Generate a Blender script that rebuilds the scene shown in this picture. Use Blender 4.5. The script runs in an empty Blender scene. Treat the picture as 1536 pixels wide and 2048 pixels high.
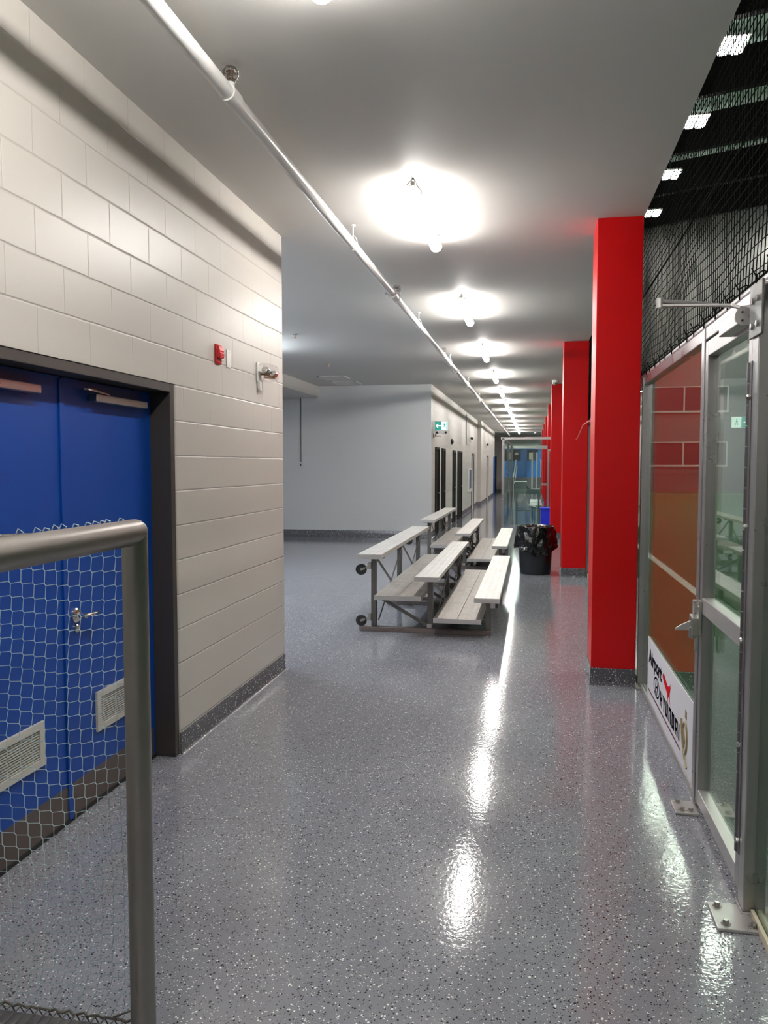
import bpy, bmesh, math, random
from mathutils import Vector, Matrix, noise as mnoise
random.seed(7)
PI = math.pi
scene = bpy.context.scene
COL = scene.collection

# ------------------------------------------------------------ mesh builder
class MB:
    def __init__(s): s.v = []; s.f = []; s.mi = []; s.cur = 0
    def add(s, vs, fs):
        b = len(s.v); s.v += [tuple(v) for v in vs]
        for f in fs: s.f.append(tuple(b + i for i in f)); s.mi.append(s.cur)
        return s
    def box(s, x0, x1, y0, y1, z0, z1):
        vs = [(x, y, z) for x in (x0, x1) for y in (y0, y1) for z in (z0, z1)]
        return s.add(vs, [(0,1,3,2),(4,6,7,5),(0,4,5,1),(2,3,7,6),(0,2,6,4),(1,5,7,3)])
    def seg(s, a, b, r, n=8, r2=None, caps=True):
        a = Vector(a); b = Vector(b); d = b - a
        if d.length < 1e-7: return s
        d.normalize(); up = Vector((0,0,1)) if abs(d.z) < .9 else Vector((1,0,0))
        u = d.cross(up).normalized(); w = u.cross(d); r2 = r if r2 is None else r2
        vs = []
        for p, rr in ((a, r), (b, r2)):
            for i in range(n):
                t = 2*PI*(i+.5)/n; vs.append(p + u*math.cos(t)*rr + w*math.sin(t)*rr)
        fs = [(i, (i+1) % n, n+(i+1) % n, n+i) for i in range(n)]
        if caps: fs += [tuple(range(n-1, -1, -1)), tuple(range(n, 2*n))]
        return s.add(vs, fs)
    def path(s, pts, r, n=8, closed=False):
        pts = [Vector(p) for p in pts]; m = len(pts); vs = []
        prev = None
        for i, p in enumerate(pts):
            if closed: d = pts[(i+1) % m] - pts[i-1]
            else: d = pts[min(i+1, m-1)] - pts[max(i-1, 0)]
            d.normalize()
            if prev is None:
                up = Vector((0,0,1)) if abs(d.z) < .9 else Vector((1,0,0)); u = d.cross(up).normalized()
            else:
                u = (prev - d*prev.dot(d)).normalized()
            prev = u; w = u.cross(d)
            for k in range(n):
                t = 2*PI*k/n; vs.append(p + u*math.cos(t)*r + w*math.sin(t)*r)
        fs = []
        for i in range(m if closed else m-1):
            j = (i+1) % m
            for k in range(n): fs.append((i*n+k, i*n+(k+1) % n, j*n+(k+1) % n, j*n+k))
        if not closed: fs += [tuple(range(n-1, -1, -1)), tuple(range((m-1)*n, m*n))]
        return s.add(vs, fs)
    def lathe(s, o, prof, n=32, axis='Z'):
        o = Vector(o); vs = []; fs = []
        for r, h in prof:
            for k in range(n):
                t = 2*PI*k/n; a, b = r*math.cos(t), r*math.sin(t)
                vs.append(o + (Vector((a,b,h)) if axis == 'Z' else Vector((h,a,b)) if axis == 'X' else Vector((b,h,a))))
        m = len(prof)
        for i in range(m-1):
            for k in range(n): fs.append((i*n+k, i*n+(k+1) % n, (i+1)*n+(k+1) % n, (i+1)*n+k))
        if prof[0][0] > 1e-6: fs.append(tuple(range(n-1, -1, -1)))
        if prof[-1][0] > 1e-6: fs.append(tuple(range((m-1)*n, m*n)))
        return s.add(vs, fs)
    def prism(s, poly, a, b, axis='Z'):
        # poly 2D points; axis Z: (x,y), axis X: (y,z), axis Y: (x,z)
        def P(p, h): return (p[0],p[1],h) if axis == 'Z' else (h,p[0],p[1]) if axis == 'X' else (p[0],h,p[1])
        n = len(poly); vs = [P(p, a) for p in poly] + [P(p, b) for p in poly]
        fs = [(i, (i+1) % n, n+(i+1) % n, n+i) for i in range(n)] + [tuple(range(n-1, -1, -1)), tuple(range(n, 2*n))]
        return s.add(vs, fs)
    def bar(s, a, b, w, h, up=(0,0,1)):
        # rectangular bar from a to b, w sideways, h along up
        a = Vector(a); b = Vector(b); d = (b-a).normalized(); u = Vector(up)
        if abs(d.dot(u)) > .98: u = Vector((0,1,0))
        sd = d.cross(u).normalized(); u = sd.cross(d)
        vs = [p + sd*i*w/2 + u*j*h/2 for p in (a, b) for i, j in ((-1,-1),(1,-1),(1,1),(-1,1))]
        return s.add(vs, [(0,1,5,4),(1,2,6,5),(2,3,7,6),(3,0,4,7),(3,2,1,0),(4,5,6,7)])

OFF = {}
def new_obj(name, mb, mats, parent=None, origin=None, smooth=False, bevel=0):
    me = bpy.data.meshes.new(name)
    if parent is not None: off = OFF[parent.name]
    elif origin is not None: off = Vector(origin)
    else: off = Vector((0,0,0))
    me.from_pydata([tuple(Vector(v) - off) for v in mb.v], [], mb.f)
    bm = bmesh.new(); bm.from_mesh(me); bmesh.ops.recalc_face_normals(bm, faces=bm.faces); bm.to_mesh(me); bm.free()
    if not isinstance(mats, (list, tuple)): mats = [mats]
    for m in mats: me.materials.append(m)
    if len(mats) > 1 or any(mb.mi):
        for p, i in zip(me.polygons, mb.mi): p.material_index = i
    o = bpy.data.objects.new(name, me); COL.objects.link(o)
    if parent is not None: o.parent = parent; OFF[o.name] = off
    else: o.location = off; OFF[o.name] = off
    if smooth:
        for p in me.polygons: p.use_smooth = True
        try: me.set_sharp_from_angle(angle=math.radians(38))
        except Exception: pass
    if bevel:
        b = o.modifiers.new('bevel', 'BEVEL'); b.width = bevel; b.segments = 2; b.limit_method = 'ANGLE'; b.angle_limit = math.radians(40)
    return o
def tag(o, label, cat, group=None):
    o['label'] = label; o['category'] = cat
    if group: o['group'] = group
    return o
def thing(name, loc, label, cat, group=None):
    o = bpy.data.objects.new(name, None); COL.objects.link(o); o.location = loc; o.empty_display_size = .1
    OFF[o.name] = Vector(loc); return tag(o, label, cat, group)
def struct(name, mb, mats, parent=None, bevel=0, smooth=False):
    o = new_obj(name, mb, mats, parent, bevel=bevel, smooth=smooth)
    if parent is None: o['kind'] = 'structure'
    return o
def children_of(o): return [c for c in list(COL.objects) if c.parent == o]
def copy_tree(o, delta=(0,0,0), label=None, parent=None):
    c = o.copy(); COL.objects.link(c)
    if parent is None: c.location = o.location + Vector(delta)
    else: c.parent = parent
    if label: c['label'] = label
    for ch in KIDS.get(o.name) or children_of(o): copy_tree(ch, parent=c)
    return c
KIDS = {}

# ------------------------------------------------------------ materials
def mat(name, color=(.8,.8,.8), rough=.5, metal=0, spec=.5, emit=None, es=0):
    m = bpy.data.materials.new(name); m.use_nodes = True; p = m.node_tree.nodes['Principled BSDF']
    p.inputs['Base Color'].default_value = (*color, 1); p.inputs['Roughness'].default_value = rough
    p.inputs['Metallic'].default_value = metal; p.inputs['Specular IOR Level'].default_value = spec
    if emit: p.inputs['Emission Color'].default_value = (*emit, 1); p.inputs['Emission Strength'].default_value = es
    return m
class NT:
    def __init__(s, m): s.m = m; s.n = m.node_tree.nodes; s.l = m.node_tree.links; s.p = s.n['Principled BSDF']
    def new(s, t, **k):
        x = s.n.new(t)
        for a, b in k.items(): setattr(x, a, b)
        return x
    def link(s, a, b): s.l.new(a, b)
    def math(s, op, a, b=None, c=None, clamp=False):
        x = s.new('ShaderNodeMath', operation=op, use_clamp=clamp)
        for i, v in enumerate((a, b, c)):
            if v is None: continue
            if isinstance(v, (int, float)): x.inputs[i].default_value = v
            else: s.link(v, x.inputs[i])
        return x.outputs[0]
    def ramp(s, fac, stops):
        r = s.new('ShaderNodeValToRGB'); s.link(fac, r.inputs[0]); e = r.color_ramp.elements
        while len(e) < len(stops): e.new(.5)
        for el, (p, c) in zip(e, stops): el.position = p; el.color = (*c, 1) if len(c) == 3 else c
        return r.outputs[0]
    def noise(s, vec, scale, detail=2, rough=.5, dims='3D'):
        x = s.new('ShaderNodeTexNoise'); x.inputs['Scale'].default_value = scale; x.inputs['Detail'].default_value = detail
        x.inputs['Roughness'].default_value = rough
        if vec is not None: s.link(vec, x.inputs['Vector'])
        return x
    def mix(s, fac, a, b, t='RGBA', blend='MIX'):
        x = s.new('ShaderNodeMix', data_type=t, blend_type=blend)
        for sock, v in ((x.inputs[0], fac), (x.inputs[6], a), (x.inputs[7], b)):
            if isinstance(v, (int, float)): sock.default_value = v
            elif isinstance(v, tuple): sock.default_value = (*v, 1)
            else: s.link(v, sock)
        return x.outputs[2]
    def bump(s, h, strength=.3, dist=.01, normal=None):
        b = s.new('ShaderNodeBump'); b.inputs['Strength'].default_value = strength; b.inputs['Distance'].default_value = dist
        s.link(h, b.inputs['Height'])
        if normal is not None: s.link(normal, b.inputs['Normal'])
        return b.outputs[0]
    def pos(s): return s.new('ShaderNodeNewGeometry').outputs['Position']
    def obj(s): return s.new('ShaderNodeTexCoord').outputs['Object']

def epoxy(name, base, white_p=.075, black_p=.16, rough=.13, scale=115):
    m = mat(name, base, rough); t = NT(m); P = t.pos()
    nz = t.noise(P, 180, 1); warp = t.mix(.0035, P, nz.outputs['Color'], blend='ADD')
    col = None; tot = None
    base2 = t.mix(t.math('MULTIPLY', t.noise(P, 1.1, 3).outputs[0], .5), base, tuple(c*.86 for c in base))
    cur = base2
    for sc, pw, pb, off in ((scale, white_p, black_p, 0), (scale*1.7, white_p*1.1, black_p*.8, 1)):
        v = t.new('ShaderNodeTexVoronoi'); v.inputs['Scale'].default_value = sc; t.link(warp, v.inputs['Vector'])
        sep = t.new('ShaderNodeSeparateColor'); t.link(v.outputs['Color'], sep.inputs[0])
        near = t.math('LESS_THAN', v.outputs['Distance'], t.math('MULTIPLY_ADD', sep.outputs[1], .28, .2))
        w = t.math('MULTIPLY', near, t.math('LESS_THAN', sep.outputs[0], pw))
        b = t.math('MULTIPLY', near, t.math('GREATER_THAN', sep.outputs[0], 1-pb))
        cur = t.mix(w, cur, (.86,.86,.86)); cur = t.mix(b, cur, (.012,.012,.016))
    # faint scuffs
    sc = t.noise(P, 2.3, 6, .7); s2 = t.ramp(sc.outputs[0], [(.62,(0,0,0)), (.72,(.25,.25,.25))])
    cur = t.mix(s2, cur, (.5,.5,.5))
    t.link(cur, t.p.inputs['Base Color'])
    h = t.math('ADD', t.math('MULTIPLY', t.noise(P, 42, 2).outputs[0], 1.0), t.math('MULTIPLY', t.noise(P, 120, 1).outputs[0], .35))
    t.link(t.bump(h, .09, .006), t.p.inputs['Normal'])
    t.p.inputs['Coat Weight'].default_value = .0
    return m

def block_paint(name, color, rough=.38, joint=1.0, zv=1.9, vx=False, vis=1.0):
    """painted concrete blocks: 0.2 m courses, 0.4 m units, running bond, in world space"""
    m = mat(name, color, rough); t = NT(m); P = t.pos()
    wob = t.noise(P, 6, 3)
    s = t.new('ShaderNodeSeparateXYZ'); t.link(P, s.inputs[0])
    L = s.outputs[0] if vx else s.outputs[1]
    zz = t.math('ADD', t.math('SUBTRACT', s.outputs[2], .13), t.math('MULTIPLY', t.math('SUBTRACT', wob.outputs[0], .5), .008))
    rz = t.math('DIVIDE', zz, .2); row = t.math('FLOOR', rz)
    fz = t.math('ABSOLUTE', t.math('SUBTRACT', t.math('FRACT', t.math('ADD', rz, .5)), .5))   # 0 at the joint
    dz = t.math('MULTIPLY', fz, .2)
    par = t.math('MULTIPLY', t.math('MODULO', t.math('ABSOLUTE', row), 2), .195)
    ly = t.math('ADD', t.math('DIVIDE', t.math('ADD', t.math('SUBTRACT', L, 2.95), par), .39), 40.5)
    dy = t.math('MULTIPLY', t.math('ABSOLUTE', t.math('SUBTRACT', t.math('FRACT', ly), .5)), .39)
    gz = t.math('SUBTRACT', 1, t.math('DIVIDE', dz, .0065), clamp=True)
    gy = t.math('SUBTRACT', 1, t.math('DIVIDE', dy, .004), clamp=True)
    vm = t.math('MULTIPLY_ADD', t.math('GREATER_THAN', s.outputs[2], zv), .85, .04)
    gy = t.math('MULTIPLY', gy, vm)
    g = t.math('MAXIMUM', t.math('MULTIPLY', gz, vis), t.math('MULTIPLY', gy, .9*vis))
    g2 = t.math('SMOOTH_MIN', g, 1.0, .2)
    h = t.math('SUBTRACT', t.math('MULTIPLY', t.noise(P, 150, 3, .7).outputs[0], .10), g)
    t.link(t.bump(h, .55*joint, .005), t.p.inputs['Normal'])
    c = t.mix(t.math('MULTIPLY', g, .30*joint), color, tuple(x*.45 for x in color))
    c = t.mix(t.math('MULTIPLY', t.noise(P, 1.3, 4).outputs[0], .12), c, tuple(x*.75 for x in color))
    t.link(c, t.p.inputs['Base Color'])
    return m

def metal(name, color=(.62,.61,.6), rough=.34, grime=.2, metalness=1.0, streak=None):
    m = mat(name, color, rough, metalness); t = NT(m); P = t.obj()
    n = t.noise(P, 9, 4, .6)
    if streak:
        mp = t.new('ShaderNodeMapping'); mp.inputs['Scale'].default_value = streak; t.link(P, mp.inputs['Vector'])
        n2 = t.noise(mp.outputs[0], 60, 2)
        fac = t.math('MULTIPLY', t.math('ADD', n.outputs[0], n2.outputs[0]), .5*grime*2)
    else: fac = t.math('MULTIPLY', n.outputs[0], grime*2)
    t.link(t.mix(fac, color, tuple(c*.55 for c in color)), t.p.inputs['Base Color'])
    t.link(t.math('ADD', t.math('MULTIPLY', n.outputs[0], .18), rough-.09), t.p.inputs['Roughness'])
    return m

def plank(name, color, dirt):
    m = mat(name, color, .42, .55); t = NT(m); P = t.obj()
    s = t.new('ShaderNodeSeparateXYZ'); t.link(P, s.inputs[0])
    rib = t.math('SINE', t.math('MULTIPLY', s.outputs[0], 2*PI/.012))
    wide = t.math('SINE', t.math('MULTIPLY', s.outputs[0], 2*PI/.061))
    mp = t.new('ShaderNodeMapping'); mp.inputs['Scale'].default_value = (14, .9, 8); t.link(P, mp.inputs['Vector'])
    st = t.noise(mp.outputs[0], 3, 5, .65)
    big = t.noise(P, 5.5, 6, .72)
    f = t.math('MULTIPLY', t.math('SUBTRACT', t.math('MULTIPLY_ADD', big.outputs[0], .8, t.math('MULTIPLY', st.outputs[0], .6)), .5), dirt*2.2, clamp=True)
    c = t.mix(f, color, (.20,.17,.145))
    c = t.mix(t.math('MULTIPLY_ADD', wide, .08, .08), c, (.25,.24,.23))
    t.link(c, t.p.inputs['Base Color']); t.link(t.bump(rib, .35, .0012), t.p.inputs['Normal'])
    return m

def glass(name, tint, boost=1.0):
    m = bpy.data.materials.new(name); m.use_nodes = True; nt = m.node_tree; nt.nodes.clear()
    t = NT.__new__(NT); t.m = m; t.n = nt.nodes; t.l = nt.links
    out = t.new('ShaderNodeOutputMaterial'); g = t.new('ShaderNodeNewGeometry')
    dot = t.new('ShaderNodeVectorMath', operation='DOT_PRODUCT'); t.link(g.outputs['Incoming'], dot.inputs[0]); t.link(g.outputs['Normal'], dot.inputs[1])
    c = t.math('SUBTRACT', 1, t.math('ABSOLUTE', dot.outputs['Value'])); f = t.math('MULTIPLY_ADD', t.math('POWER', c, 5), .94*boost, .04, clamp=True)
    tr = t.new('ShaderNodeBsdfTransparent'); tr.inputs[0].default_value = (*tint, 1)
    gl = t.new('ShaderNodeBsdfGlossy'); gl.inputs[0].default_value = (1,1,1,1); gl.inputs['Roughness'].default_value = .01
    mx = t.new('ShaderNodeMixShader'); t.link(f, mx.inputs[0]); t.link(tr.outputs[0], mx.inputs[1]); t.link(gl.outputs[0], mx.inputs[2])
    t.link(mx.outputs[0], out.inputs[0]); return m

def turf_mat():
    m = mat('turf', (.03,.12,.03), .85, spec=.2); t = NT(m); P = t.pos()
    s = t.new('ShaderNodeSeparateXYZ'); t.link(P, s.inputs[0])
    n = t.noise(P, 70, 3, .7); n2 = t.noise(P, .35, 2)
    c = t.ramp(n.outputs[0], [(.3,(.010,.045,.012)), (.55,(.028,.105,.03)), (.75,(.07,.18,.06))])
    c = t.mix(t.math('MULTIPLY', n2.outputs[0], .4), c, (.02,.075,.024))
    wob = t.math('MULTIPLY', t.math('SUBTRACT', t.noise(P, 25, 2).outputs[0], .5), .05)
    a = t.math('LESS_THAN', t.math('ABSOLUTE', t.math('SUBTRACT', t.math('ADD', s.outputs[0], wob), 2.13)), .06)
    a = t.math('MULTIPLY', a, t.math('LESS_THAN', s.outputs[1], 47.6))
    b = t.math('LESS_THAN', t.math('ABSOLUTE', t.math('SUBTRACT', s.outputs[1], 47.5)), .12)
    b = t.math('MULTIPLY', b, t.math('GREATER_THAN', s.outputs[0], 2.1))
    t.link(t.mix(t.math('MAXIMUM', a, b), c, (.8,.8,.8)), t.p.inputs['Base Color'])
    t.link(t.bump(n.outputs[0], .5, .01), t.p.inputs['Normal']); return m

FLOOR = epoxy('epoxy_floor', (.235,.24,.275), rough=.07)
BASE = epoxy('epoxy_base', (.10,.10,.115), .11, .05, .25)
BLOCK = block_paint('block_paint_warm', (.56,.53,.49), .36)
BLOCKFAR = block_paint('block_paint_far', (.60,.58,.55), .5, vis=.8)
BLOCKW = block_paint('block_paint_white', (.70,.71,.715), .4, joint=.35, zv=5, vx=True, vis=.5)
CEIL = mat('ceiling_paint', (.70,.685,.66), .6); _t = NT(CEIL); _t.link(_t.bump(_t.noise(_t.pos(), 90, 2).outputs[0], .06, .004), _t.p.inputs['Normal'])
RED = mat('red_paint', (.60,.0,.002), .36, spec=.28); _t = NT(RED); _t.link(_t.bump(_t.noise(_t.pos(), 60, 2).outputs[0], .05, .004), _t.p.inputs['Normal'])
BLUE = mat('blue_door_paint', (.0,.055,.33), .4); _t = NT(BLUE); _t.link(_t.bump(_t.noise(_t.pos(), 120, 2).outputs[0], .05, .003), _t.p.inputs['Normal'])
BLUEF = mat('far_blue_paint', (.0,.24,.80), .4)
FRAMEF = mat('far_frame_paint', (.03,.026,.024), .7, spec=.12)
BLACKF = mat('far_black_paint', (.008,.008,.009), .8, spec=.1)
FRAME = mat('dark_frame_paint', (.045,.038,.034), .45)
BLACK = mat('black_paint', (.01,.01,.012), .45)
KICK = mat('brown_kick_plate', (.12,.095,.085), .4, .35)
SHADOWGAP = mat('door_gap_shade_black', (.01,.01,.01), .7)  # black colour stands in for the shade under the door leaves
LOUV = mat('louvre_paint', (.55,.54,.50), .4)
STEEL = metal('satin_steel', (.55,.53,.5), .3, .15)
CHROME = metal('chrome', (.75,.74,.72), .14, .05)
ALU = metal('aluminium_extrusion', (.40,.385,.39), .3, .22, .9, (1,1,.08))
ALUL = metal('aluminium_light', (.58,.565,.56), .38, .12, .7)
GOALM = metal('goal_aluminium', (.34,.315,.295), .38, .3, .85)
HINGE = metal('hinge_steel', (.16,.15,.17), .35, .2, .8)
GALV = metal('bleacher_frame_steel', (.17,.165,.155), .42, .3, .6)
SEAT = plank('seat_plank', (.82,.80,.77), .35)
FOOT = plank('foot_plank', (.50,.47,.44), .75)
SLED = mat('sled_wood', (.20,.16,.15), .6); _t = NT(SLED); _t.link(_t.mix(_t.noise(_t.obj(), 12, 5, .7).outputs[0], (.26,.22,.21), (.09,.07,.065)), _t.p.inputs['Base Color'])
RUBBER = mat('black_rubber', (.015,.015,.016), .5)
WHITEP = mat('white_plastic', (.8,.79,.76), .35)
PIPEW = mat('white_pipe_paint', (.72,.71,.69), .3)
REDP = mat('red_plastic', (.62,.01,.02), .25)
CLEAR = glass('clear_guard', (.96,.95,.95), 1.0)
GLASS = glass('green_glass', (.80,.90,.84), 1.0)
GLASSL = glass('far_glass', (.80,.91,.88), .8)
CANB = mat('can_black', (.012,.014,.018), .38)
BAG = mat('bin_bag', (.002,.002,.0025), .13, spec=.5); _t = NT(BAG); _t.link(_t.bump(_t.noise(_t.obj(), 14, 3, .5).outputs[0], .5, .03), _t.p.inputs['Normal'])
BINB = mat('bin_blue', (.005,.03,.72), .4)
DESK = mat('desk_grey', (.17,.19,.20), .5)
NETB = mat('black_netting', (.003,.004,.004), .9, spec=.05)
TWINE = mat('net_twine', (.52,.66,.70), .6)
TWINED = mat('net_rope_dark', (.12,.11,.10), .8)
TURF = turf_mat()
SIGNW = mat('sign_white', (.72,.70,.74), .6, spec=.2)
INK = mat('sign_black', (.006,.006,.012), .8, spec=.05); REDINK = mat('sign_red', (.55,.005,.012), .8, spec=.05); MAROON = mat('sign_maroon', (.16,.01,.03), .4); GOLD = mat('sign_gold', (.30,.24,.12), .4)
LENS = mat('lamp_lens', (.9,.9,.9), .4, emit=(1,.957,.905), es=58)
LENSC = mat('lamp_lens_cool', (.9,.9,.9), .4, emit=(.84,.93,1), es=150)
BAY = mat('high_bay_tube', (.9,.9,.9), .4, emit=(1,.97,.9), es=170)
DECKFILL = mat('deck_fill_emission', (.9,.9,.9), .4, emit=(.9,1,.92), es=14)  # emission added only to brighten the roof deck
EGREEN = mat('exit_green', (.0,.25,.19), .4, emit=(.0,.30,.24), es=.45); EWHITE = mat('exit_white', (.8,.9,.85), .4, emit=(.8,1,.95), es=.5)
DARKROOF = mat('roof_beam_paint', (.006,.0055,.005), .8, spec=.1)
DECK = mat('roof_deck', (.62,.72,.66), .6)
ARW = mat('arena_wall_panel', (.17,.17,.165), .55)
WPANE = mat('arena_window_dark', (.06,.065,.07), .2); WFR = mat('arena_window_frame', (.75,.75,.72), .4)
BOARD = mat('arena_board', (.14,.145,.14), .5)
RIB = mat('ribbed_siding', (.42,.40,.38), .5)
COPPER = mat('bronze_sprinkler', (.25,.15,.09), .35, .8)
WIREM = mat('cage_wire', (.3,.28,.27), .3, .9)
BEIGE = mat('glazing_strip', (.62,.55,.42), .6)

# ------------------------------------------------------------ the room
ZC = 3.5
struct('floor', MB().box(-10.2, .86, -6.2, 49.2, -.2, 0), FLOOR)
struct('floor_turf', MB().box(.86, 40, -12, 54.2, -.2, 0), TURF)
struct('ceiling', MB().box(-10.2, .78, -6.2, 49.2, ZC, ZC+.4), CEIL)
struct('wall_upper', MB().box(.45, .7, -6.2, 49.2, ZC+.4, 15.8), ARW)
# near left wall with the doorway, rounded block corners at the opening
DY0, DY1, DZ = 2.385, 4.205, 2.135
mb = MB(); mb.box(-2.3, -2.0, -6.0, 6.17, DZ, ZC)
def round_poly(y0, y1, ra, rb, x0=-2.3, x1=-2.0):
    pts = [(x0, y0)]
    if ra: pts += [(x1-ra+ra*math.sin(a), y0+ra-ra*math.cos(a)) for a in [PI/2*i/6 for i in range(7)]]
    else: pts += [(x1, y0)]
    if rb: pts += [(x1-rb+rb*math.cos(a), y1-rb+rb*math.sin(a)) for a in [PI/2*i/6 for i in range(7)]]
    else: pts += [(x1, y1)]
    return pts + [(x0, y1)]
mb.prism(round_poly(-6.0, DY0, 0, .022), 0, DZ); mb.prism(round_poly(DY1, 6.17, .022, 0), 0, DZ)
struct('wall_left', mb, BLOCK, smooth=True)
struct('wall_return', MB().box(-10.2, -2.3, 5.97, 6.17, 0, ZC), BLOCKW)
struct('wall_hall', MB().box(-10.2, -10.0, 6.17, 17.9, 0, ZC), BLOCKW)
struct('wall_white', MB().box(-10.2, -2.29, 17.9, 18.1, 0, ZC), BLOCKW)
struct('wall_far_left', MB().box(-2.49, -2.29, 18.1, 33.0, 0, ZC).box(-2.49, -2.14, 33.0, 44.5, 0, ZC), BLOCKFAR)
struct('wall_behind', MB().box(-2.3, .86, -6.2, -6.0, 0, ZC), BLOCKW)
struct('wall_end', MB().box(-10.2, 1.2, 49.0, 49.2, 0, ZC), RIB)
struct('trim_bulkhead', MB().box(-10.0, -4.93, 7.0, 17.9, 3.24, ZC), CEIL)
# baseboards, coved at the foot
def cove(mb, axis, face, sgn, a, b, h=.125):
    pr = [(0,0), (.022,0), (.012,.006), (.007,.016), (.006,.03), (.006,h-.004), (.003,h), (0,h)]
    pts = [(face+sgn*p, z) for p, z in pr]
    return mb.prism(pts, a, b, 'Y') if axis == 'Y' else mb.prism(pts, a, b, 'X')
struct('baseboard_left', cove(cove(MB(), 'Y', -2.0, 1, -6, DY0), 'Y', -2.0, 1, DY1+.002, 6.17), BASE, smooth=True)
struct('baseboard_white', cove(MB(), 'X', 17.9, -1, -10, -2.29, .155), BASE, smooth=True)
mb = MB()
for a, b in ((17.9,18.55),(19.6,19.9),(20.95,22.65),(23.65,24.2),(25.95,29.7),(30.8,33.0)): cove(mb, 'Y', -2.29, 1, a, b, .15)
cove(mb, 'X', 33.0, -1, -2.29, -2.14, .15); cove(mb, 'Y', -2.14, 1, 33.0, 44.5, .15)
struct('baseboard_far', mb, BASE, smooth=True)
struct('baseboard_end', cove(MB(), 'X', 49.0, -1, -6, -1.7, .18), BASE)

# ------------------------------------------------------------ blue double door
door = bpy.data.objects.new('door_1', None); COL.objects.link(door); door.location = (-2.12, 3.296, 0); door['kind'] = 'structure'
OFF['door_1'] = Vector(door.location)
mb = MB()
for ya, yb, ys in ((DY1-.05, DY1, -1), (DY0, DY0+.05, 1)):
    mb.box(-2.28, -2.004, ya, yb, 0, DZ)                      # jamb
    yi = ya if ys < 0 else yb
    mb.box(-2.25, -2.172, min(yi, yi+ys*.016), max(yi, yi+ys*.016), 0, DZ-.05)
mb.box(-2.28, -2.004, DY0+.05, DY1-.05, DZ-.05, DZ)
mb.box(-2.25, -2.172, DY0+.066, DY1-.066, DZ-.066, DZ-.05)
new_obj('door_frame', mb, FRAME, door, bevel=.003)
SEAM = 3.296
def leaf(ya, yb, lou, cl, seam_side):
    lf = new_obj('door_leaf', MB().box(-2.17, -2.125, ya, yb, .012, 2.083), BLUE, door, bevel=.002)
    k = new_obj('kick_plate', MB().box(-2.1249, -2.122, ya+.03 if seam_side > 0 else ya+.01, yb-.01 if seam_side > 0 else yb-.03, .02, .176), KICK, lf)
    k['label'] = 'brown metal kick plate'
    new_obj('door_gap_shade', MB().box(-2.1249, -2.117, ya+.005, yb-.005, .002, .019), SHADOWGAP, lf)  # dark strip painted in as the shaded gap under the leaf
    a, b = lou; fr = MB()
    z0, z1 = .352, .552; w = .034
    fr.box(-2.125, -2.111, a, a+w, z0, z1).box(-2.125, -2.111, b-w, b, z0, z1).box(-2.125, -2.111, a+w, b-w, z0, z0+w).box(-2.125, -2.111, a+w, b-w, z1-w, z1)
    lv = new_obj('louvre_grille', fr, LOUV, lf, bevel=.002); lv['label'] = 'beige louvred vent grille'
    sl = MB(); n = 11
    for i in range(n):
        z = z0+w+.004+(z1-z0-2*w-.004)*i/n
        sl.box(-2.1235, -2.1165, a+w, b-w, z, z+.0058)
    new_obj('slats', sl, LOUV, lv)
    new_obj('slat_gap_shade', MB().box(-2.1249, -2.1235, a+w, b-w, z0+w, z1-w), BLACK, lv)  # black sheet stands in for the shade between the slats
    c0, c1 = cl; cb = new_obj('door_closer', MB().box(-2.125, -2.075, c0+.12, c1, 1.985, 2.022), STEEL, door, bevel=.004)
    new_obj('closer_arm', MB().bar((-2.1, c0+.26, 2.028), (-2.06, c0-.02+.02, 2.034), .022, .008).bar((-2.06, c0, 2.034), (-2.13, c0+.2, 2.046), .018, .006), STEEL, cb)
    return lf
leafR = leaf(SEAM+.003, DY1-.052, (3.525, 3.935), (3.40, 4.03), -1)
leafL = leaf(DY0+.052, SEAM-.003, (2.665, 3.095), (2.45, 3.08), 1)
new_obj('astragal', MB().box(-2.125, -2.117, SEAM-.022, SEAM+.012, .012, 2.07), BLUE, leafL, bevel=.001)
h = new_obj('lever_handle', MB().lathe((-2.125, 3.375, .968), [(.036,0),(.036,.006),(.03,.012),(.014,.014),(.012,.05),(.014,.055),(0,.058)], 24, 'X'), CHROME, leafR, smooth=True)
h['label'] = 'chrome lever handle with round rose'
new_obj('lever', MB().path([(-2.073,3.375,.968),(-2.066,3.39,.968),(-2.066,3.43,.967),(-2.07,3.475,.966),(-2.078,3.485,.966)], .0085, 10), CHROME, h, smooth=True)
new_obj('lock_cylinder', MB().lathe((-2.125, 3.375, .905), [(.02,0),(.02,.008),(.016,.012),(0,.012)], 20, 'X'), CHROME, leafR, smooth=True)

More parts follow.
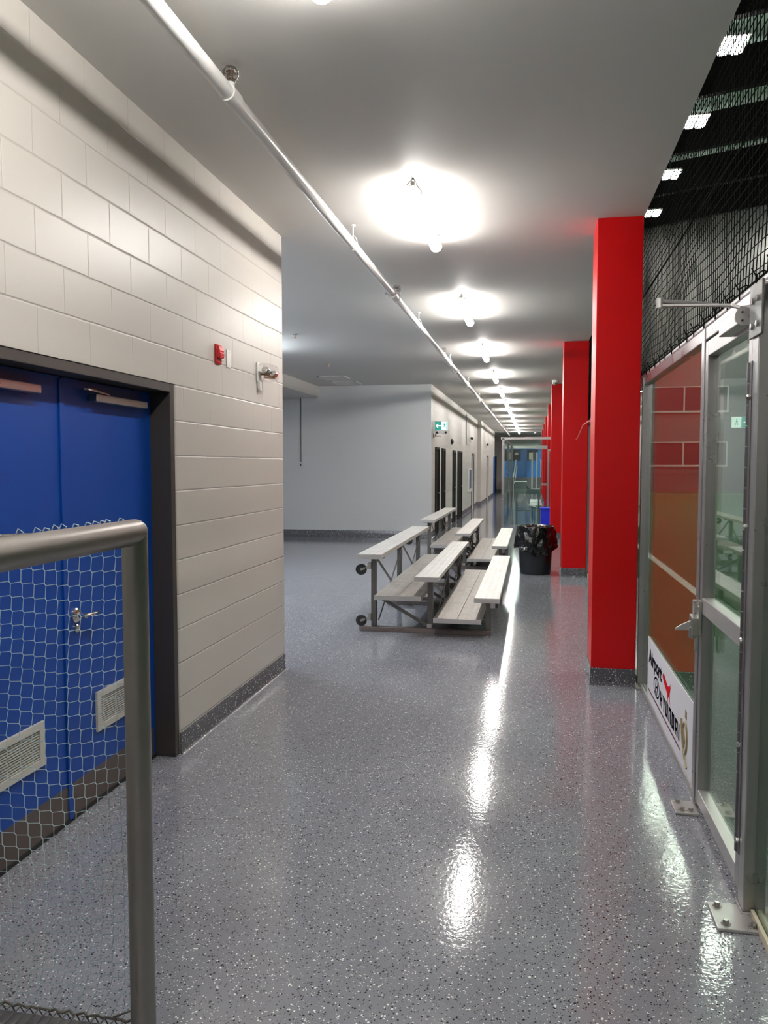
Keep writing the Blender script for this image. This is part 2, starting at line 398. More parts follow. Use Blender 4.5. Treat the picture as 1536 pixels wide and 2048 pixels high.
# ------------------------------------------------------------ ceiling strip lights
FIX = ['Near strip light cut off by the top edge of the photo', 'Large bright strip light on the ceiling beside the pipe, nearest one fully in view',
       'third lit ceiling strip light down the corridor', 'fourth lit ceiling strip light down the corridor', 'fifth lit ceiling strip light down the corridor',
       'sixth lit ceiling strip light down the corridor', 'seventh lit ceiling strip light down the corridor', 'eighth lit ceiling strip light down the corridor',
       'ninth lit ceiling strip light down the corridor', 'tenth lit ceiling strip light down the corridor', 'eleventh lit ceiling strip light down the corridor',
       'twelfth lit ceiling strip light, over the glass box', 'farthest lit ceiling strip light at the corridor end']
def strip(name, x, y0, y1, label, group='strip lights along the corridor ceiling'):
    r = thing(name, (x, (y0+y1)/2, ZC), label, 'ceiling light', group)
    new_obj('lamp_body', MB().prism([(x-.036,3.438),(x+.036,3.438),(x+.03,3.472),(x-.03,3.472)], y0+.012, y1-.012, 'Y'), WHITEP, r, bevel=.004)
    def sec(y, s): return [(x+.045*s*math.cos(t), y, 3.423-.045*s*math.sin(t)) for t in [-.28+(PI+.56)*i/13 for i in range(14)]]
    vs = sec(y0, .75)+sec(y0+.02, 1)+sec(y1-.02, 1)+sec(y1, .75); fs = []
    for i in range(3):
        for k in range(14): fs.append((i*14+k, i*14+(k+1) % 14, (i+1)*14+(k+1) % 14, (i+1)*14+k))
    fs += [tuple(range(14)), tuple(range(42, 56))]
    new_obj('lamp_lens', MB().add(vs, fs), LENS, r, smooth=True)
    for yb in (y0+.12, y1-.12):
        m = MB(); m.path([(x-.04, yb, 3.44), (x-.045, yb, 3.47), (x-.02, yb, 3.5), (x+.02, yb, 3.5), (x+.045, yb, 3.47), (x+.04, yb, 3.44)], .004, 6)
        new_obj('bracket', m, STEEL, r)
    m = MB(); m.path([(x-.015, y0+.02, 3.46), (x-.03, y0-.04, 3.455), (x, y0-.065, 3.47), (x+.01, y0-.03, 3.5)], .005, 6).path([(x+.02, y0+.01, 3.45), (x+.03, y0-.05, 3.47), (x+.012, y0-.03, 3.5)], .004, 6)
    new_obj('supply_cable', m, STEEL, r); return r
first = strip('strip_light', -.785, 1.65, 2.95, FIX[0])
KIDS[first.name] = children_of(first)
for k in range(1, 13): copy_tree(first, (0, 3.47*k, 0), FIX[k])
copy_tree(first, (0, -3.47, 0), 'strip light on the ceiling right above the camera, outside the photo'); copy_tree(first, (0, -6.94, 0), 'strip light on the ceiling behind the camera, outside the photo')
cool = strip('strip_light', -4.35, 7.3, 8.6, 'strip light in the side hall just behind the block wall corner', 'strip lights of the side hall')
for ch in children_of(cool):
    if ch.name.startswith('lamp_lens'): ch.data.materials[0] = LENSC
KIDS[cool.name] = children_of(cool)
copy_tree(cool, (0, 3.4, 0), 'strip light in the side hall halfway to the white wall')

# ------------------------------------------------------------ sprinkler pipe
px, pz = -1.37, 3.35
pipe = thing('sprinkler_pipe', (px, 3.5, pz), 'long white sprinkler pipe hung under the ceiling along the corridor', 'pipe')
new_obj('pipe_run', MB().seg((px,-5.5,pz), (px,46,pz), .034, 20), PIPEW, pipe, smooth=True)
for i in range(7):
    y = 7.72 + 6.4*i; m = MB().seg((px,y-.035,pz), (px,y+.035,pz), .048, 20).box(px-.075, px-.045, y-.016, y+.016, pz-.012, pz+.012).box(px+.045, px+.075, y-.016, y+.016, pz-.012, pz+.012)
    cp = new_obj('coupling', m, PIPEW, pipe, smooth=True); new_obj('bolt', MB().seg((px-.062,y-.028,pz), (px-.062,y+.028,pz), .006, 6), STEEL, cp)
for y in (3.5, 7.95, 12.24, 16.6, 21.0, 25.4):
    t = new_obj('tee', MB().seg((px,y,pz+.02), (px,y,pz+.06), .02, 12).seg((px,y-.05,pz),(px,y+.05,pz),.041,20), PIPEW, pipe, smooth=True)
    hx, hz = px, pz+.06
    new_obj('sprinkler_head', MB().seg((hx,y,hz), (hx,y,hz+.018), .011, 8).path([(hx-.013,y,hz+.016),(hx-.013,y,hz+.036),(hx,y,hz+.046),(hx+.013,y,hz+.036),(hx+.013,y,hz+.016)], .003, 6).lathe((hx,y,hz+.046), [(0,0),(.02,.001),(.02,.003),(0,.004)], 16), COPPER, t)
    m = MB(); R = .036
    for k in range(6):
        a = PI*2*k/6; c, s_ = math.cos(a), math.sin(a)
        m.path([(hx+R*.6*c, y+R*.6*s_, hz+.0), (hx+R*c, y+R*s_, hz+.02), (hx+R*c, y+R*s_, hz+.045), (hx+R*.6*c, y+R*.6*s_, hz+.068), (hx, y, hz+.074)], .0022, 5)
    for z, rr in ((.004,.62),(.03,1.0),(.05,.98)): m.path([(hx+R*rr*math.cos(a), y+R*rr*math.sin(a), hz+z) for a in [2*PI*i/16 for i in range(16)]], .0022, 5, closed=True)
    new_obj('head_guard', m, WIREM, t)
for i in range(12):
    y = 5.98 + 3.62*i - (0.1 if i else 0)
    m = MB().seg((px,y,pz+.05), (px,y,ZC), .0055, 8).path([(px-.0,y,pz+.075),(px-.026,y,pz+.05),(px-.036,y,pz),(px-.026,y,pz-.028),(px,y,pz-.037),(px+.026,y,pz-.028),(px+.036,y,pz),(px+.026,y,pz+.05),(px,y,pz+.075)], .004, 6).lathe((px,y,ZC-.012), [(.018,0),(.022,.012)], 12)
    new_obj('hanger', m, PIPEW, pipe)

# ------------------------------------------------------------ red columns
CL = ['nearest red square column beside the glass wall', 'second red square column, behind the nearest and right of the bin', 'third red square column, behind the blue recycling bin',
      'fourth red square column, sliver left of the third', 'fifth red square column, thin sliver far down', 'sixth red square column, thinnest sliver far down', 'last red square column at the corridor end']
for i, (x0, x1, y0) in enumerate(((.448,.775,6.15),(.425,.785,12.1),(.385,.785,18.35),(.415,.785,24.5),(.415,.785,30.6),(.415,.785,36.7),(.415,.785,42.8))):
    c = thing('column', ((x0+x1)/2, y0+.22, 0), CL[i], 'column', 'red columns along the glass wall')
    new_obj('shaft', MB().box(x0, x1, y0, y0+.44, .13, ZC), RED, c, bevel=.004)
    b = MB()
    pr = [(.02,0),(.008,.008),(.004,.025),(.004,.128),(.0,.132)]
    for (e0, z0), (e1, z1) in zip(pr[:-1], pr[1:]):
        q = []
        for e, z in ((e0,z0),(e1,z1)): q += [(x0-e,y0-e,z),(x1+e*.3,y0-e,z),(x1+e*.3,y0+.44+e,z),(x0-e,y0+.44+e,z)]
        b.add(q, [(k,(k+1) % 4,4+(k+1) % 4,4+k) for k in range(4)])
    new_obj('column_base', b, BASE, c)['label'] = 'dark speckled base'

# ------------------------------------------------------------ glass wall
XG = .83
def bolt(mb, x, y, z, r=.011):
    mb.lathe((x,y,z), [(r*1.7,0),(r*1.7,.002),(r,.003),(r,.013),(r*.8,.016),(0,.016)], 6)
def post(y0, y1, x0, x1, label, plate=None, ztop=2.33):
    p = thing('metal_post', ((x0+x1)/2, (y0+y1)/2, 0), label, 'post', 'aluminium posts of the glass wall')
    new_obj('tube', MB().box(x0, x1, y0, y1, .0, ztop), ALU, p, bevel=.004)
    if plate:
        a, b, c, d = plate
        pl = new_obj('base_plate', MB().box(a, b, c, d, .001, .012), ALUL, p, bevel=.002)
        for bx, by in ((a+.035, c+.035), (a+.03, d-.028), (b-.035, c+.03)):
            m = MB(); bolt(m, bx, by, .012); new_obj('anchor_bolt', m, STEEL, pl)
        new_obj('weld', MB().path([(x0-.004,y1,.014),(x0-.004,y0-.004,.014),(x0+(x1-x0)*.6,y0-.004,.014)], .005, 6), ALUL, pl)
    return p
post(3.05, 3.13, .785, .862, 'thick aluminium post at the right edge, hinge side of the glass door', (.672, .835, 2.93, 3.11))
lpost = post(4.03, 4.09, .795, .855, 'aluminium post on the latch side of the glass door', (.69, .80, 3.90, 4.05))
post(6.15, 6.19, .79, .852, 'aluminium post tucked against the nearest red column', (.775, .85, 6.08, 6.15))
ys = [8.25, 10.25, 12.3, 14.4, 16.4, 18.45, 20.5]
pl = ['aluminium post in the gap behind the nearest red column', 'aluminium post halfway between first and second red columns', 'aluminium post beside the second red column',
      'aluminium post just behind the second red column', 'aluminium post between second and third red columns', 'aluminium post beside the third red column', 'aluminium post behind the third red column']
for y, l in zip(ys, pl): post(y, y+.06, .80, .86, l)
def bay(y0, y1, label, strip_=True):
    g = thing('glass_partition', (XG, (y0+y1)/2, 0), label, 'glass partition', 'fixed panes of the glass wall')
    new_obj('pane', MB().box(XG-.005, XG+.005, y0, y1, .03, 2.27), GLASS, g)
    new_obj('glazing_channel', MB().box(XG-.02, XG-.007, y0, y1, 0, .032).box(XG+.007, XG+.02, y0, y1, 0, .032), BEIGE if strip_ else ALUL, g, bevel=.001)
    return g
bay(4.09, 6.15, 'tall glass pane between the glass door and the nearest red column', False)
bay(-1.0, 3.045, 'glass pane at the right edge of the photo, before the glass door', True)
yy = [6.19]+ys+[21.9]
bl = ['glass pane right behind the nearest red column', 'second glass pane behind the nearest red column', 'glass pane in front of the second red column', 'glass pane behind the second red column',
      'second glass pane behind the second red column', 'glass pane in front of the third red column', 'glass pane behind the third red column', 'last glass pane before the glass box']
for i in range(8):
    a = yy[i]+(.06 if i else 0); bay(a, yy[i+1], bl[i])
rail = thing('top_rail', (XG, 4, 2.3), 'long aluminium top rail running over the glass wall under the netting', 'rail')
new_obj('rail_tube', MB().box(.80, .86, -1.0, 21.9, 2.272, 2.332), ALU, rail, bevel=.004)
new_obj('rail_cap', MB().seg((.83,-1,2.352), (.83,21.9,2.352), .02, 12), ALUL, rail, smooth=True)
m = MB()
for (a, b) in ((2.97, 3.12),): m.box(.776, .785, a+.02, b+.03, 2.14, 2.33)
m2 = new_obj('corner_bracket', m, GALV, rail, bevel=.002)
for y in (3.03, 3.1):
    for z in (2.18, 2.27): new_obj('bracket_bolt', MB().lathe((.776, y, z), [(.012,0),(.012,-.008),(0,-.009)], 6, 'X'), CHROME, m2)

# glass door
gd = thing('glass_door', (.82, 3.58, 0), 'aluminium framed glass door with mid rail and long hinge, right of the red column', 'door')
gx0, gx1, ga, gb = .80, .85, 3.185, 4.02
new_obj('stile', MB().box(gx0, gx1, ga, ga+.055, .03, 2.262), ALU, gd, bevel=.003)
new_obj('stile', MB().box(gx0, gx1, gb-.055, gb, .03, 2.262), ALU, gd, bevel=.003)
for nm, z0, z1 in (('bottom_rail', .035, .105), ('mid_rail', .968, 1.045), ('head_rail', 2.19, 2.262)):
    new_obj(nm, MB().box(gx0, gx1, ga+.055, gb-.055, z0, z1), ALUL, gd, bevel=.003)
new_obj('pane', MB().box(.829, .839, ga+.05, gb-.05, 1.04, 2.195), GLASS, gd)['label'] = 'upper pane'
new_obj('pane', MB().box(.829, .839, ga+.05, gb-.05, .10, .972), GLASS, gd)['label'] = 'lower pane'
hg = MB(); 
for i in range(24):
    z = .20+i*.0775; hg.seg((.787, 3.155, z), (.787, 3.155, z+.0735), .0125, 12)
hinge = new_obj('piano_hinge', hg, HINGE, gd, smooth=True); hinge['label'] = 'long dark continuous hinge'
new_obj('hinge_leaf', MB().box(.782, .786, 3.12, 3.158, .2, 2.06).box(.796, .80, 3.158, 3.195, .2, 2.06), GALV, hinge)
m = MB()
for z in (.25, .62, 1.02, 1.45, 1.93): m.lathe((.782, 3.138, z), [(.011,0),(.011,-.007),(.006,-.012),(0,-.012)], 6, 'X')
new_obj('hinge_screws', m, CHROME, hinge)
# latch
la = new_obj('latch', MB().box(.784, .80, 3.955, 4.015, .86, 1.03), STEEL, gd, bevel=.003); la['label'] = 'angular metal gate latch'
new_obj('latch_housing', MB().prism([(3.955,.945),(4.02,.955),(4.035,.93),(4.03,.88),(3.99,.85),(3.955,.86)], .755, .785, 'X'), STEEL, la, bevel=.003)
new_obj('latch_lever', MB().prism([(.755,.93),(.71,.908),(.685,.89),(.685,.878),(.755,.882)], 3.985, 3.993, 'Y'), ALUL, la, bevel=.002)
new_obj('latch_bolt', MB().lathe((.765,3.99,.845), [(.018,0),(.018,.05),(.012,.06)], 14).prism([(3.955,.86),(3.99,.85),(3.985,.80),(3.97,.78),(3.96,.80)], .772, .784, 'X'), STEEL, la)
new_obj('latch_keeper', MB().box(.776, .7945, 4.036, 4.065, .90, 1.02).box(.76, .776, 4.04, 4.055, .92, .95), ALUL, lpost, bevel=.002)
new_obj('latch_screws', MB().lathe((.784,3.975,1.0), [(.008,0),(.008,-.005),(0,-.006)], 10, 'X').lathe((.776,4.04,1.005), [(.008,0),(.008,-.006),(0,-.007)], 10, 'X'), CHROME, la)
# closer
cz = 2.262
cl = new_obj('door_closer', MB().box(.745, .80, 3.20, 3.50, 2.205, 2.265), ALUL, gd, bevel=.004); cl['label'] = 'silver overhead door closer'
new_obj('end_cap', MB().lathe((.772,3.215,2.236), [(0,-.016),(.034,-.016),(.034,0)], 28, 'Y'), ALUL, cl, smooth=True)
m = MB(); 
for a in (0, 2.1, 4.2): m.seg((.772+.018*math.cos(a), 3.198, 2.236+.018*math.sin(a)), (.772+.018*math.cos(a), 3.194, 2.236+.018*math.sin(a)), .004, 8)
new_obj('cap_screws', m, BLACK, cl)
am = MB(); am.bar((.772,3.26,2.278), (.74,3.27,2.292), .03, .012).bar((.745,3.27,2.292), (.485,3.31,2.307), .022, .009).bar((.485,3.31,2.322), (.66,3.34,2.314), .026, .012).bar((.66,3.34,2.314), (.80,3.38,2.302), .014, .010)
new_obj('closer_arm', am, ALUL, cl, bevel=.002)
new_obj('elbow', MB().seg((.485,3.31,2.298), (.485,3.31,2.335), .014, 14), ALUL, cl, smooth=True)

# sponsor sign
sg = thing('sponsor_sign', (.82, 5.06, .03), 'white sponsor board reading Airport HYUNDAI at the foot of the glass wall', 'sign')
new_obj('panel', MB().box(.818, .823, 4.20, 5.825, .032, .46), SIGNW, sg, bevel=.001)
def text_mesh(txt, w, h, ext=.0008, offset=0, space=1.0):
    cu = bpy.data.curves.new('t', 'FONT'); cu.body = txt; cu.size = 1; cu.extrude = 0; cu.offset = offset; cu.space_character = space; cu.resolution_u = 3
    o = bpy.data.objects.new('t', cu); COL.objects.link(o); dg = bpy.context.evaluated_depsgraph_get()
    me = bpy.data.meshes.new_from_object(o.evaluated_get(dg)); vs = [v.co.copy() for v in me.vertices]; fs = [tuple(p.vertices) for p in me.polygons]
    bpy.data.objects.remove(o); bpy.data.curves.remove(cu)
    xs = [v.x for v in vs]; yv = [v.y for v in vs]; x0, x1, y0, y1 = min(xs), max(xs), min(yv), max(yv)
    return [((v.x-x0)/(x1-x0)*w, (v.y-y0)/(y1-y0)*h) for v in vs], fs
def place_text(name, txt, yl, yr, z0, z1, x, mtl, parent, **k):
    uv, fs = text_mesh(txt, yl-yr, z1-z0, **k); return new_obj(name, MB().add([(x, yl-u, z0+v) for u, v in uv], fs), mtl, parent)
FX = .8172
place_text('word_airport', 'Airport', 5.77, 5.20, .262, .395, FX, INK, sg, offset=.05)
# square lettering of the second word
def blocky(word, yl, yr, z0, z1, x):
    m = MB(); n = len(word); widths = {'I': .35}; tot = sum(widths.get(c, 1) for c in word)+.28*(n-1); u = (yl-yr)/tot; p = yl; t = (z1-z0)*.24; tw = t*1.35
    def r(a, b, c, d): m.box(x-.0004, x, a, b, c, d)
    for c in word:
        w = widths.get(c, 1)*u; L, R = p, p-w; mid = (L+R)/2
        if c == 'H': r(L-tw,L,z0,z1); r(R,R+tw,z0,z1); r(R,L,(z0+z1-t)/2,(z0+z1+t)/2)
        if c == 'Y': m.prism([(L,z1),(L-tw,z1),(mid-tw*.1,(z0+z1)/2+.004),(mid+tw*.5,(z0+z1)/2-.01)], x-.0004, x, 'X'); m.prism([(R,z1),(R+tw,z1),(mid+tw*.1,(z0+z1)/2+.004),(mid-tw*.5,(z0+z1)/2-.01)], x-.0004, x, 'X'); r(mid-tw/2,mid+tw/2,z0,(z0+z1)/2)
        if c == 'U': r(L-tw,L,z0,z1); r(R,R+tw,z0,z1); r(R,L,z0,z0+t)
        if c == 'N': r(L-tw,L,z0,z1); r(R,R+tw,z0,z1); r(R,L,z1-t,z1)
        if c == 'D': r(L-tw,L,z0,z1); r(R,R+tw,z0+.01,z1-.01); r(R+.006,L,z1-t,z1); r(R+.006,L,z0,z0+t)
        if c == 'A': r(L-tw,L,z0,z1-.008); r(R,R+tw,z0,z1); r(R,L-.006,z1-t,z1); r(R,L,(z0+z1)/2-t*.9,(z0+z1)/2)
        if c == 'I': r(R,L,z0,z1)
        p = R-.28*u
    return m
new_obj('word_hyundai', blocky('HYUNDAI', 5.25, 4.565, .135, .232, FX), INK, sg)
m = MB(); E = [(5.40+.125*math.cos(a), .205+.068*math.sin(a)) for a in [2*PI*i/40 for i in range(40)]]; E2 = [(5.40+.105*math.cos(a), .205+.055*math.sin(a)) for a in [2*PI*i/40 for i in range(40)]]
vs = [(FX, *p) for p in E]+[(FX, *p) for p in E2]; m.add(vs, [(i,(i+1) % 40,40+(i+1) % 40,40+i) for i in range(40)])
for s_ in (-1, 1):
    m.add([(FX, 5.40+s_*.035+dy, z) for dy, z in ((.034,.155),(.008,.155),(-.028,.255),(-.002,.255))], [(0,1,2,3)])
m.add([(FX, 5.435,.19),(FX,5.435,.203),(FX,5.37,.222),(FX,5.37,.207)], [(0,1,2,3)])
new_obj('oval_emblem', m, INK, sg)
m = MB(); m.add([(FX, y, z) for y, z in ((5.17,.345),(5.15,.368),(5.11,.372),(5.04,.352),(4.97,.335),(4.905,.352),(4.885,.375),(4.875,.345),(4.90,.30),(4.885,.262),(4.86,.235),(4.905,.262),(4.925,.285),(4.96,.262),(4.955,.225),(4.985,.285),(5.05,.30),(5.12,.32))], [tuple(range(18))])
new_obj('red_bird_emblem', m, REDINK, sg)
new_obj('underline', MB().box(FX-.0003, FX, 4.535, 5.78, .092, .105), MAROON, sg)
m = MB()
m.path([(FX, 4.39+.055*math.cos(a), .215+.085*math.sin(a)) for a in [2*PI*i/20 for i in range(20)]], .008, 4, closed=True)
m.box(FX-.001, FX, 4.36, 4.41, .32, .365); m.path([(FX,4.49,.29),(FX,4.47,.22),(FX,4.43,.15),(FX,4.38,.10),(FX,4.33,.07)], .009, 4); m.path([(FX,4.44,.26),(FX,4.40,.2),(FX,4.42,.15)], .007, 4)
new_obj('gold_crest', m, GOLD, sg)

# black safety netting above the glass
net = thing('safety_net', (XG, 6, 2.36), 'black mesh safety netting above the glass wall, hanging from the roof', 'netting')
m = MB(); p = .047; ny = int((21.9-1.2)/p); nz = int((5.4-2.37)/p)
def nty(i, j): return XG + .004*math.sin(i*.23)+.003*math.sin(j*.5+i*.11)
def q4(mb, a, b, r):
    a = Vector(a); b = Vector(b); d = (b-a).normalized(); u = Vector((1,0,0)) if abs(d.x) < .9 else Vector((0,1,0)); w = d.cross(u).normalized(); u = w.cross(d)
    mb.add([P + (u*c+w*s)*r for P in (a, b) for c, s in ((1,0),(-.5,.87),(-.5,-.87))], [(0,1,4,3),(1,2,5,4),(2,0,3,5)])
for i in range(ny+1):
    y = 1.2+i*p; st = 5
    for j in range(0, nz, st):
        j2 = min(j+st, nz); q4(m, (nty(i,j), y+.010*math.sin(j*.9+i*.3), 2.37+j*p), (nty(i,j2), y+.010*math.sin(j2*.9+i*.3), 2.37+j2*p), .0026)
for j in range(nz+1):
    for i in range(0, ny, 3):
        i2 = min(i+3, ny); q4(m, (nty(i,j), 1.2+i*p, 2.37+j*p-.010*math.sin(j*.4+i*.21)), (nty(i2,j), 1.2+i2*p, 2.37+j*p-.010*math.sin(j*.4+i2*.21)), .0026)
new_obj('mesh_net', m, NETB, net)
m = MB()
for z in (2.385, 3.0, 4.2): m.seg((XG+.004, 1.0, z), (XG+.004, 21.9, z), .0045 if z > 2.4 else .006, 6)
new_obj('support_rope', m, NETB, net)
m = MB()
for i in range(90):
    y = 1.4+i*.225+random.uniform(-.03,.03); m.path([(XG-.026,y,2.34),(XG-.024,y+.01,2.385),(XG,y+.012,2.40),(XG+.024,y,2.38),(XG+.026,y,2.33)], .0035, 5)
    m.seg((XG-.025,y,2.37),(XG-.04,y+.02,2.41),.0025,4)
new_obj('net_tie', m, NETB, net)['kind'] = 'stuff'

# ------------------------------------------------------------ the indoor field beyond the glass
def rz(x, b=15.8): return b+.14*x
struct('wall_field_far', MB().box(.0, 40, 54.0, 54.3, 0, 23), ARW)
struct('wall_field_right', MB().box(40, 40.3, -12, 54, 0, 23), ARW)
struct('wall_field_near', MB().box(.86, 40, -12.3, -12, 0, 23), ARW)
struct('ceiling_field', MB().add([(.2,-12,rz(.2,17.6)),(40,-12,rz(40,17.6)),(40,54,rz(40,17.6)),(.2,54,rz(.2,17.6)),(.2,-12,rz(.2,17.8)),(40,-12,rz(40,17.8)),(40,54,rz(40,17.8)),(.2,54,rz(.2,17.8))],
       [(0,1,2,3),(7,6,5,4),(0,4,5,1),(1,5,6,2),(2,6,7,3),(3,7,4,0)]), DECK)
struct('trim_field_boards', MB().box(.9, 39.9, 51.0, 51.15, 0, 1.12).box(.9, 39.9, 50.95, 51.2, 1.12, 1.18), BOARD)
bmn = ['nearest dark roof beam over the field', 'second dark roof beam over the field', 'third dark roof beam over the field', 'fourth dark roof beam over the field', 'farthest dark roof beam against the field end wall']
for i, y in enumerate((17.4, 23.3, 29.2)+(35.1, 41.2, 47.2, 53.2)):
    lab = bmn[i-2] if i >= 2 else ['dark roof beam high over the near field, above the photo', 'second dark roof beam above the photo'][i]
    b = thing('roof_beam', (20, y, rz(20)), lab, 'beam', 'deep dark roof beams over the field')
    new_obj('web', MB().add([(x, yy_, rz(x)+dz) for x in (.75, 40) for yy_ in (y, y+.03) for dz in (0, 1.65)], [(0,1,3,2),(4,6,7,5),(0,4,5,1),(2,3,7,6),(0,2,6,4),(1,5,7,3)]), DARKROOF, b)
    new_obj('flange', MB().add([(x, yy_, rz(x)+dz) for x in (.75, 40) for yy_ in (y-.15, y+.18) for dz in (-.04, 0)], [(0,1,3,2),(4,6,7,5),(0,4,5,1),(2,3,7,6),(0,2,6,4),(1,5,7,3)]), DARKROOF, b)
    m = MB()
    for x in (8.5, 16, 24): m.bar((x, y+.1, rz(x)+.1), (x, y+3.0, rz(x)+1.6), .09, .09)
    new_obj('brace', m, DARKROOF, b)
hb = ['bright high bay lamp over the field, highest in the photo', 'second bright high bay lamp below the highest, over the field', 'third bright high bay lamp, over the field', 'fourth bright high bay lamp, just above the red column top']
def highbay(x, y, label, group):
    r = thing('high_bay_lamp', (x, y, 16.5), label, 'ceiling light', group)
    new_obj('housing', MB().box(x-.45, x+.45, y-.65, y+.65, 16.52, 16.6), WHITEP, r)
    new_obj('hanger_chain', MB().seg((x, y-.5, 16.6), (x, y-.5, rz(x,17.6)), .01, 4).seg((x, y+.5, 16.6), (x, y+.5, rz(x,17.6)), .01, 4), DARKROOF, r)
    new_obj('added_deck_glow', MB().box(x-.4, x+.4, y-.6, y+.6, 16.6, 16.61), DECKFILL, r)  # glowing sheet added on the housing to light the deck above
    for dx in (-.22, .22): new_obj('tube_bank', MB().box(x+dx-.14, x+dx+.14, y-.62, y+.62, 16.47, 16.52), BAY, r)
    return r
h0 = highbay(6.77, 30.7, hb[0], 'high bay lamps over the field'); KIDS[h0.name] = children_of(h0)
for i in range(1, 4): copy_tree(h0, (0, 6.35*i, 0), hb[i])
copy_tree(h0, (0, -6.35, 0), 'high bay lamp over the near field, hidden above the ceiling edge'); copy_tree(h0, (0, -19, 0), 'high bay lamp over the field beside the camera, out of view')
for i, x in enumerate((9.5, 23)):
    for j in range(4): copy_tree(h0, (x, -24+j*14.5, 0), ['high bay lamp in the middle row over the field', 'high bay lamp in the far row over the field'][i])
far = thing('high_bay_lamp', (14.9, 53.0, 15.3), 'small lit lamp low on the far end wall of the field', 'ceiling light')
new_obj('housing', MB().box(14.55, 15.25, 52.85, 53.1, 15.7, 15.78), WHITEP, far); new_obj('tube_bank', MB().box(14.65, 15.15, 52.88, 53.07, 15.64, 15.7), BAY, far)
# end wall windows
for i, (xa, xb, z0, z1, lab) in enumerate(((7.0, 12.15, 5.15, 6.65, 'upper'), (7.0, 12.15, 1.67, 3.1, 'lower'))):
    w = bpy.data.objects.new('window_%d' % (i+1), None); COL.objects.link(w); w['kind'] = 'structure'; w.location = (xa, 53.98, z0); OFF[w.name] = Vector(w.location)
    new_obj('pane', MB().box(xa, xb, 53.95, 53.99, z0, z1), WPANE, w)
    m = MB().box(xa-.05, xb+.05, 53.88, 53.97, z0-.12, z0).box(xa-.05, xb+.05, 53.9, 53.97, z1, z1+.06)
    for x in (xa-.03, xa+2.45, xb-.05): m.box(x, x+.09, 53.9, 53.97, z0, z1)
    new_obj('window_frame', m, WFR, w)
def exit_sign(name, x, y, z, w, h, flip, label, arm=None, lamps=True):
    e = thing(name, (x, y, z), label, 'exit sign'); yf = y-.03
    new_obj('sign_case', MB().box(x-w/2, x+w/2, y-.03, y+.03, z, z+h), WHITEP, e, bevel=.006)
    gl = (x-w/2+.02, x-.002) if not flip else (x+.002, x+w/2-.02); wh = (x+.002, x+w/2-.02) if not flip else (x-w/2+.02, x-.002)
    new_obj('green_field', MB().box(gl[0], gl[1], yf-.003, yf, z+.025, z+h-.025), EGREEN, e)
    wf = new_obj('white_field', MB().box(wh[0], wh[1], yf-.003, yf, z+.025, z+h-.025), EWHITE, e)
    cx, cz = (gl[0]+gl[1])/2, z+h/2; s = -1 if not flip else 1; k = h*.28; yy0, yy1 = yf-.0045, yf-.003
    new_obj('arrow', MB().prism([(cx+s*k, cz), (cx+s*k*.1, cz+k*.85), (cx-s*k*.05, cz+k*.6), (cx+s*k*.3, cz+k*.22), (cx-s*k, cz+k*.22), (cx-s*k, cz-k*.22), (cx+s*k*.3, cz-k*.22), (cx-s*k*.05, cz-k*.6), (cx+s*k*.1, cz-k*.85)], yy0, yy1, 'Y'), EWHITE, e)
    mx = (wh[0]+wh[1])/2-.01; u = h*.30
    m = MB().lathe((mx, yy1, cz+u*.85), [(u*.17, -.0015), (u*.17, 0)], 14, 'Y')
    m.bar((mx+.0*u, yy0, cz+u*.6), (mx+.12*u, yy0, cz-.05*u), .002, u*.32, (1,0,0)).bar((mx+.1*u, yy0, cz), (mx-.35*u, yy0, cz-.35*u), .002, u*.2, (0,0,1)).bar((mx-.35*u, yy0, cz-.35*u), (mx-.3*u, yy0, cz-.85*u), .002, u*.17, (1,0,0))
    m.bar((mx+.1*u, yy0, cz), (mx+.4*u, yy0, cz-.75*u), .002, u*.2, (1,0,0)).bar((mx, yy0, cz+.5*u), (mx-.55*u, yy0, cz+.2*u), .002, u*.13, (0,0,1)).bar((mx, yy0, cz+.5*u), (mx+.5*u, yy0, cz+.25*u), .002, u*.13, (0,0,1))
    new_obj('running_figure', m, EGREEN, wf); new_obj('doorway_mark', MB().box(wh[1]-.03, wh[1]-.008, yy0, yy1, z+.03, z+h-.03) , EGREEN, wf)
    if lamps:
        lp = new_obj('lamp_tray', MB().prism([(x-w/2, z), (x+w/2, z), (x+w/2-.03, z-.075), (x-w/2+.03, z-.075)], y-.03, y+.03, 'Y'), WHITEP, e, bevel=.004)
        for dx in (-.3, .3): new_obj('emergency_lamp', MB().lathe((x+dx*w, y-.03, z-.035), [(.026,0),(.026,-.02),(.02,-.028),(0,-.03)], 16, 'Y'), BLACK, lp)
    if arm: new_obj('wall_arm', MB().box(arm, x-w/2, y-.012, y+.012, z-.13, z-.10).box(arm, arm+.02, y-.05, y+.05, z-.16, z-.06).seg((x-w/2+.03, y, z-.115),(x-w/2+.03,y,z),.012,8).bar((arm, y, z-.115), (x, y, z-.115), .024, .024), GALV, e)
    return e
exit_sign('exit_sign', -2.10, 18.3, 2.46, .335, .235, False, 'green and white exit sign with left arrow at the corner of the white wall', arm=-2.29)
exit_sign('exit_sign', 13.0, 53.94, 4.02, 1.25, .72, True, 'green exit sign with right arrow on the far field wall', lamps=False)

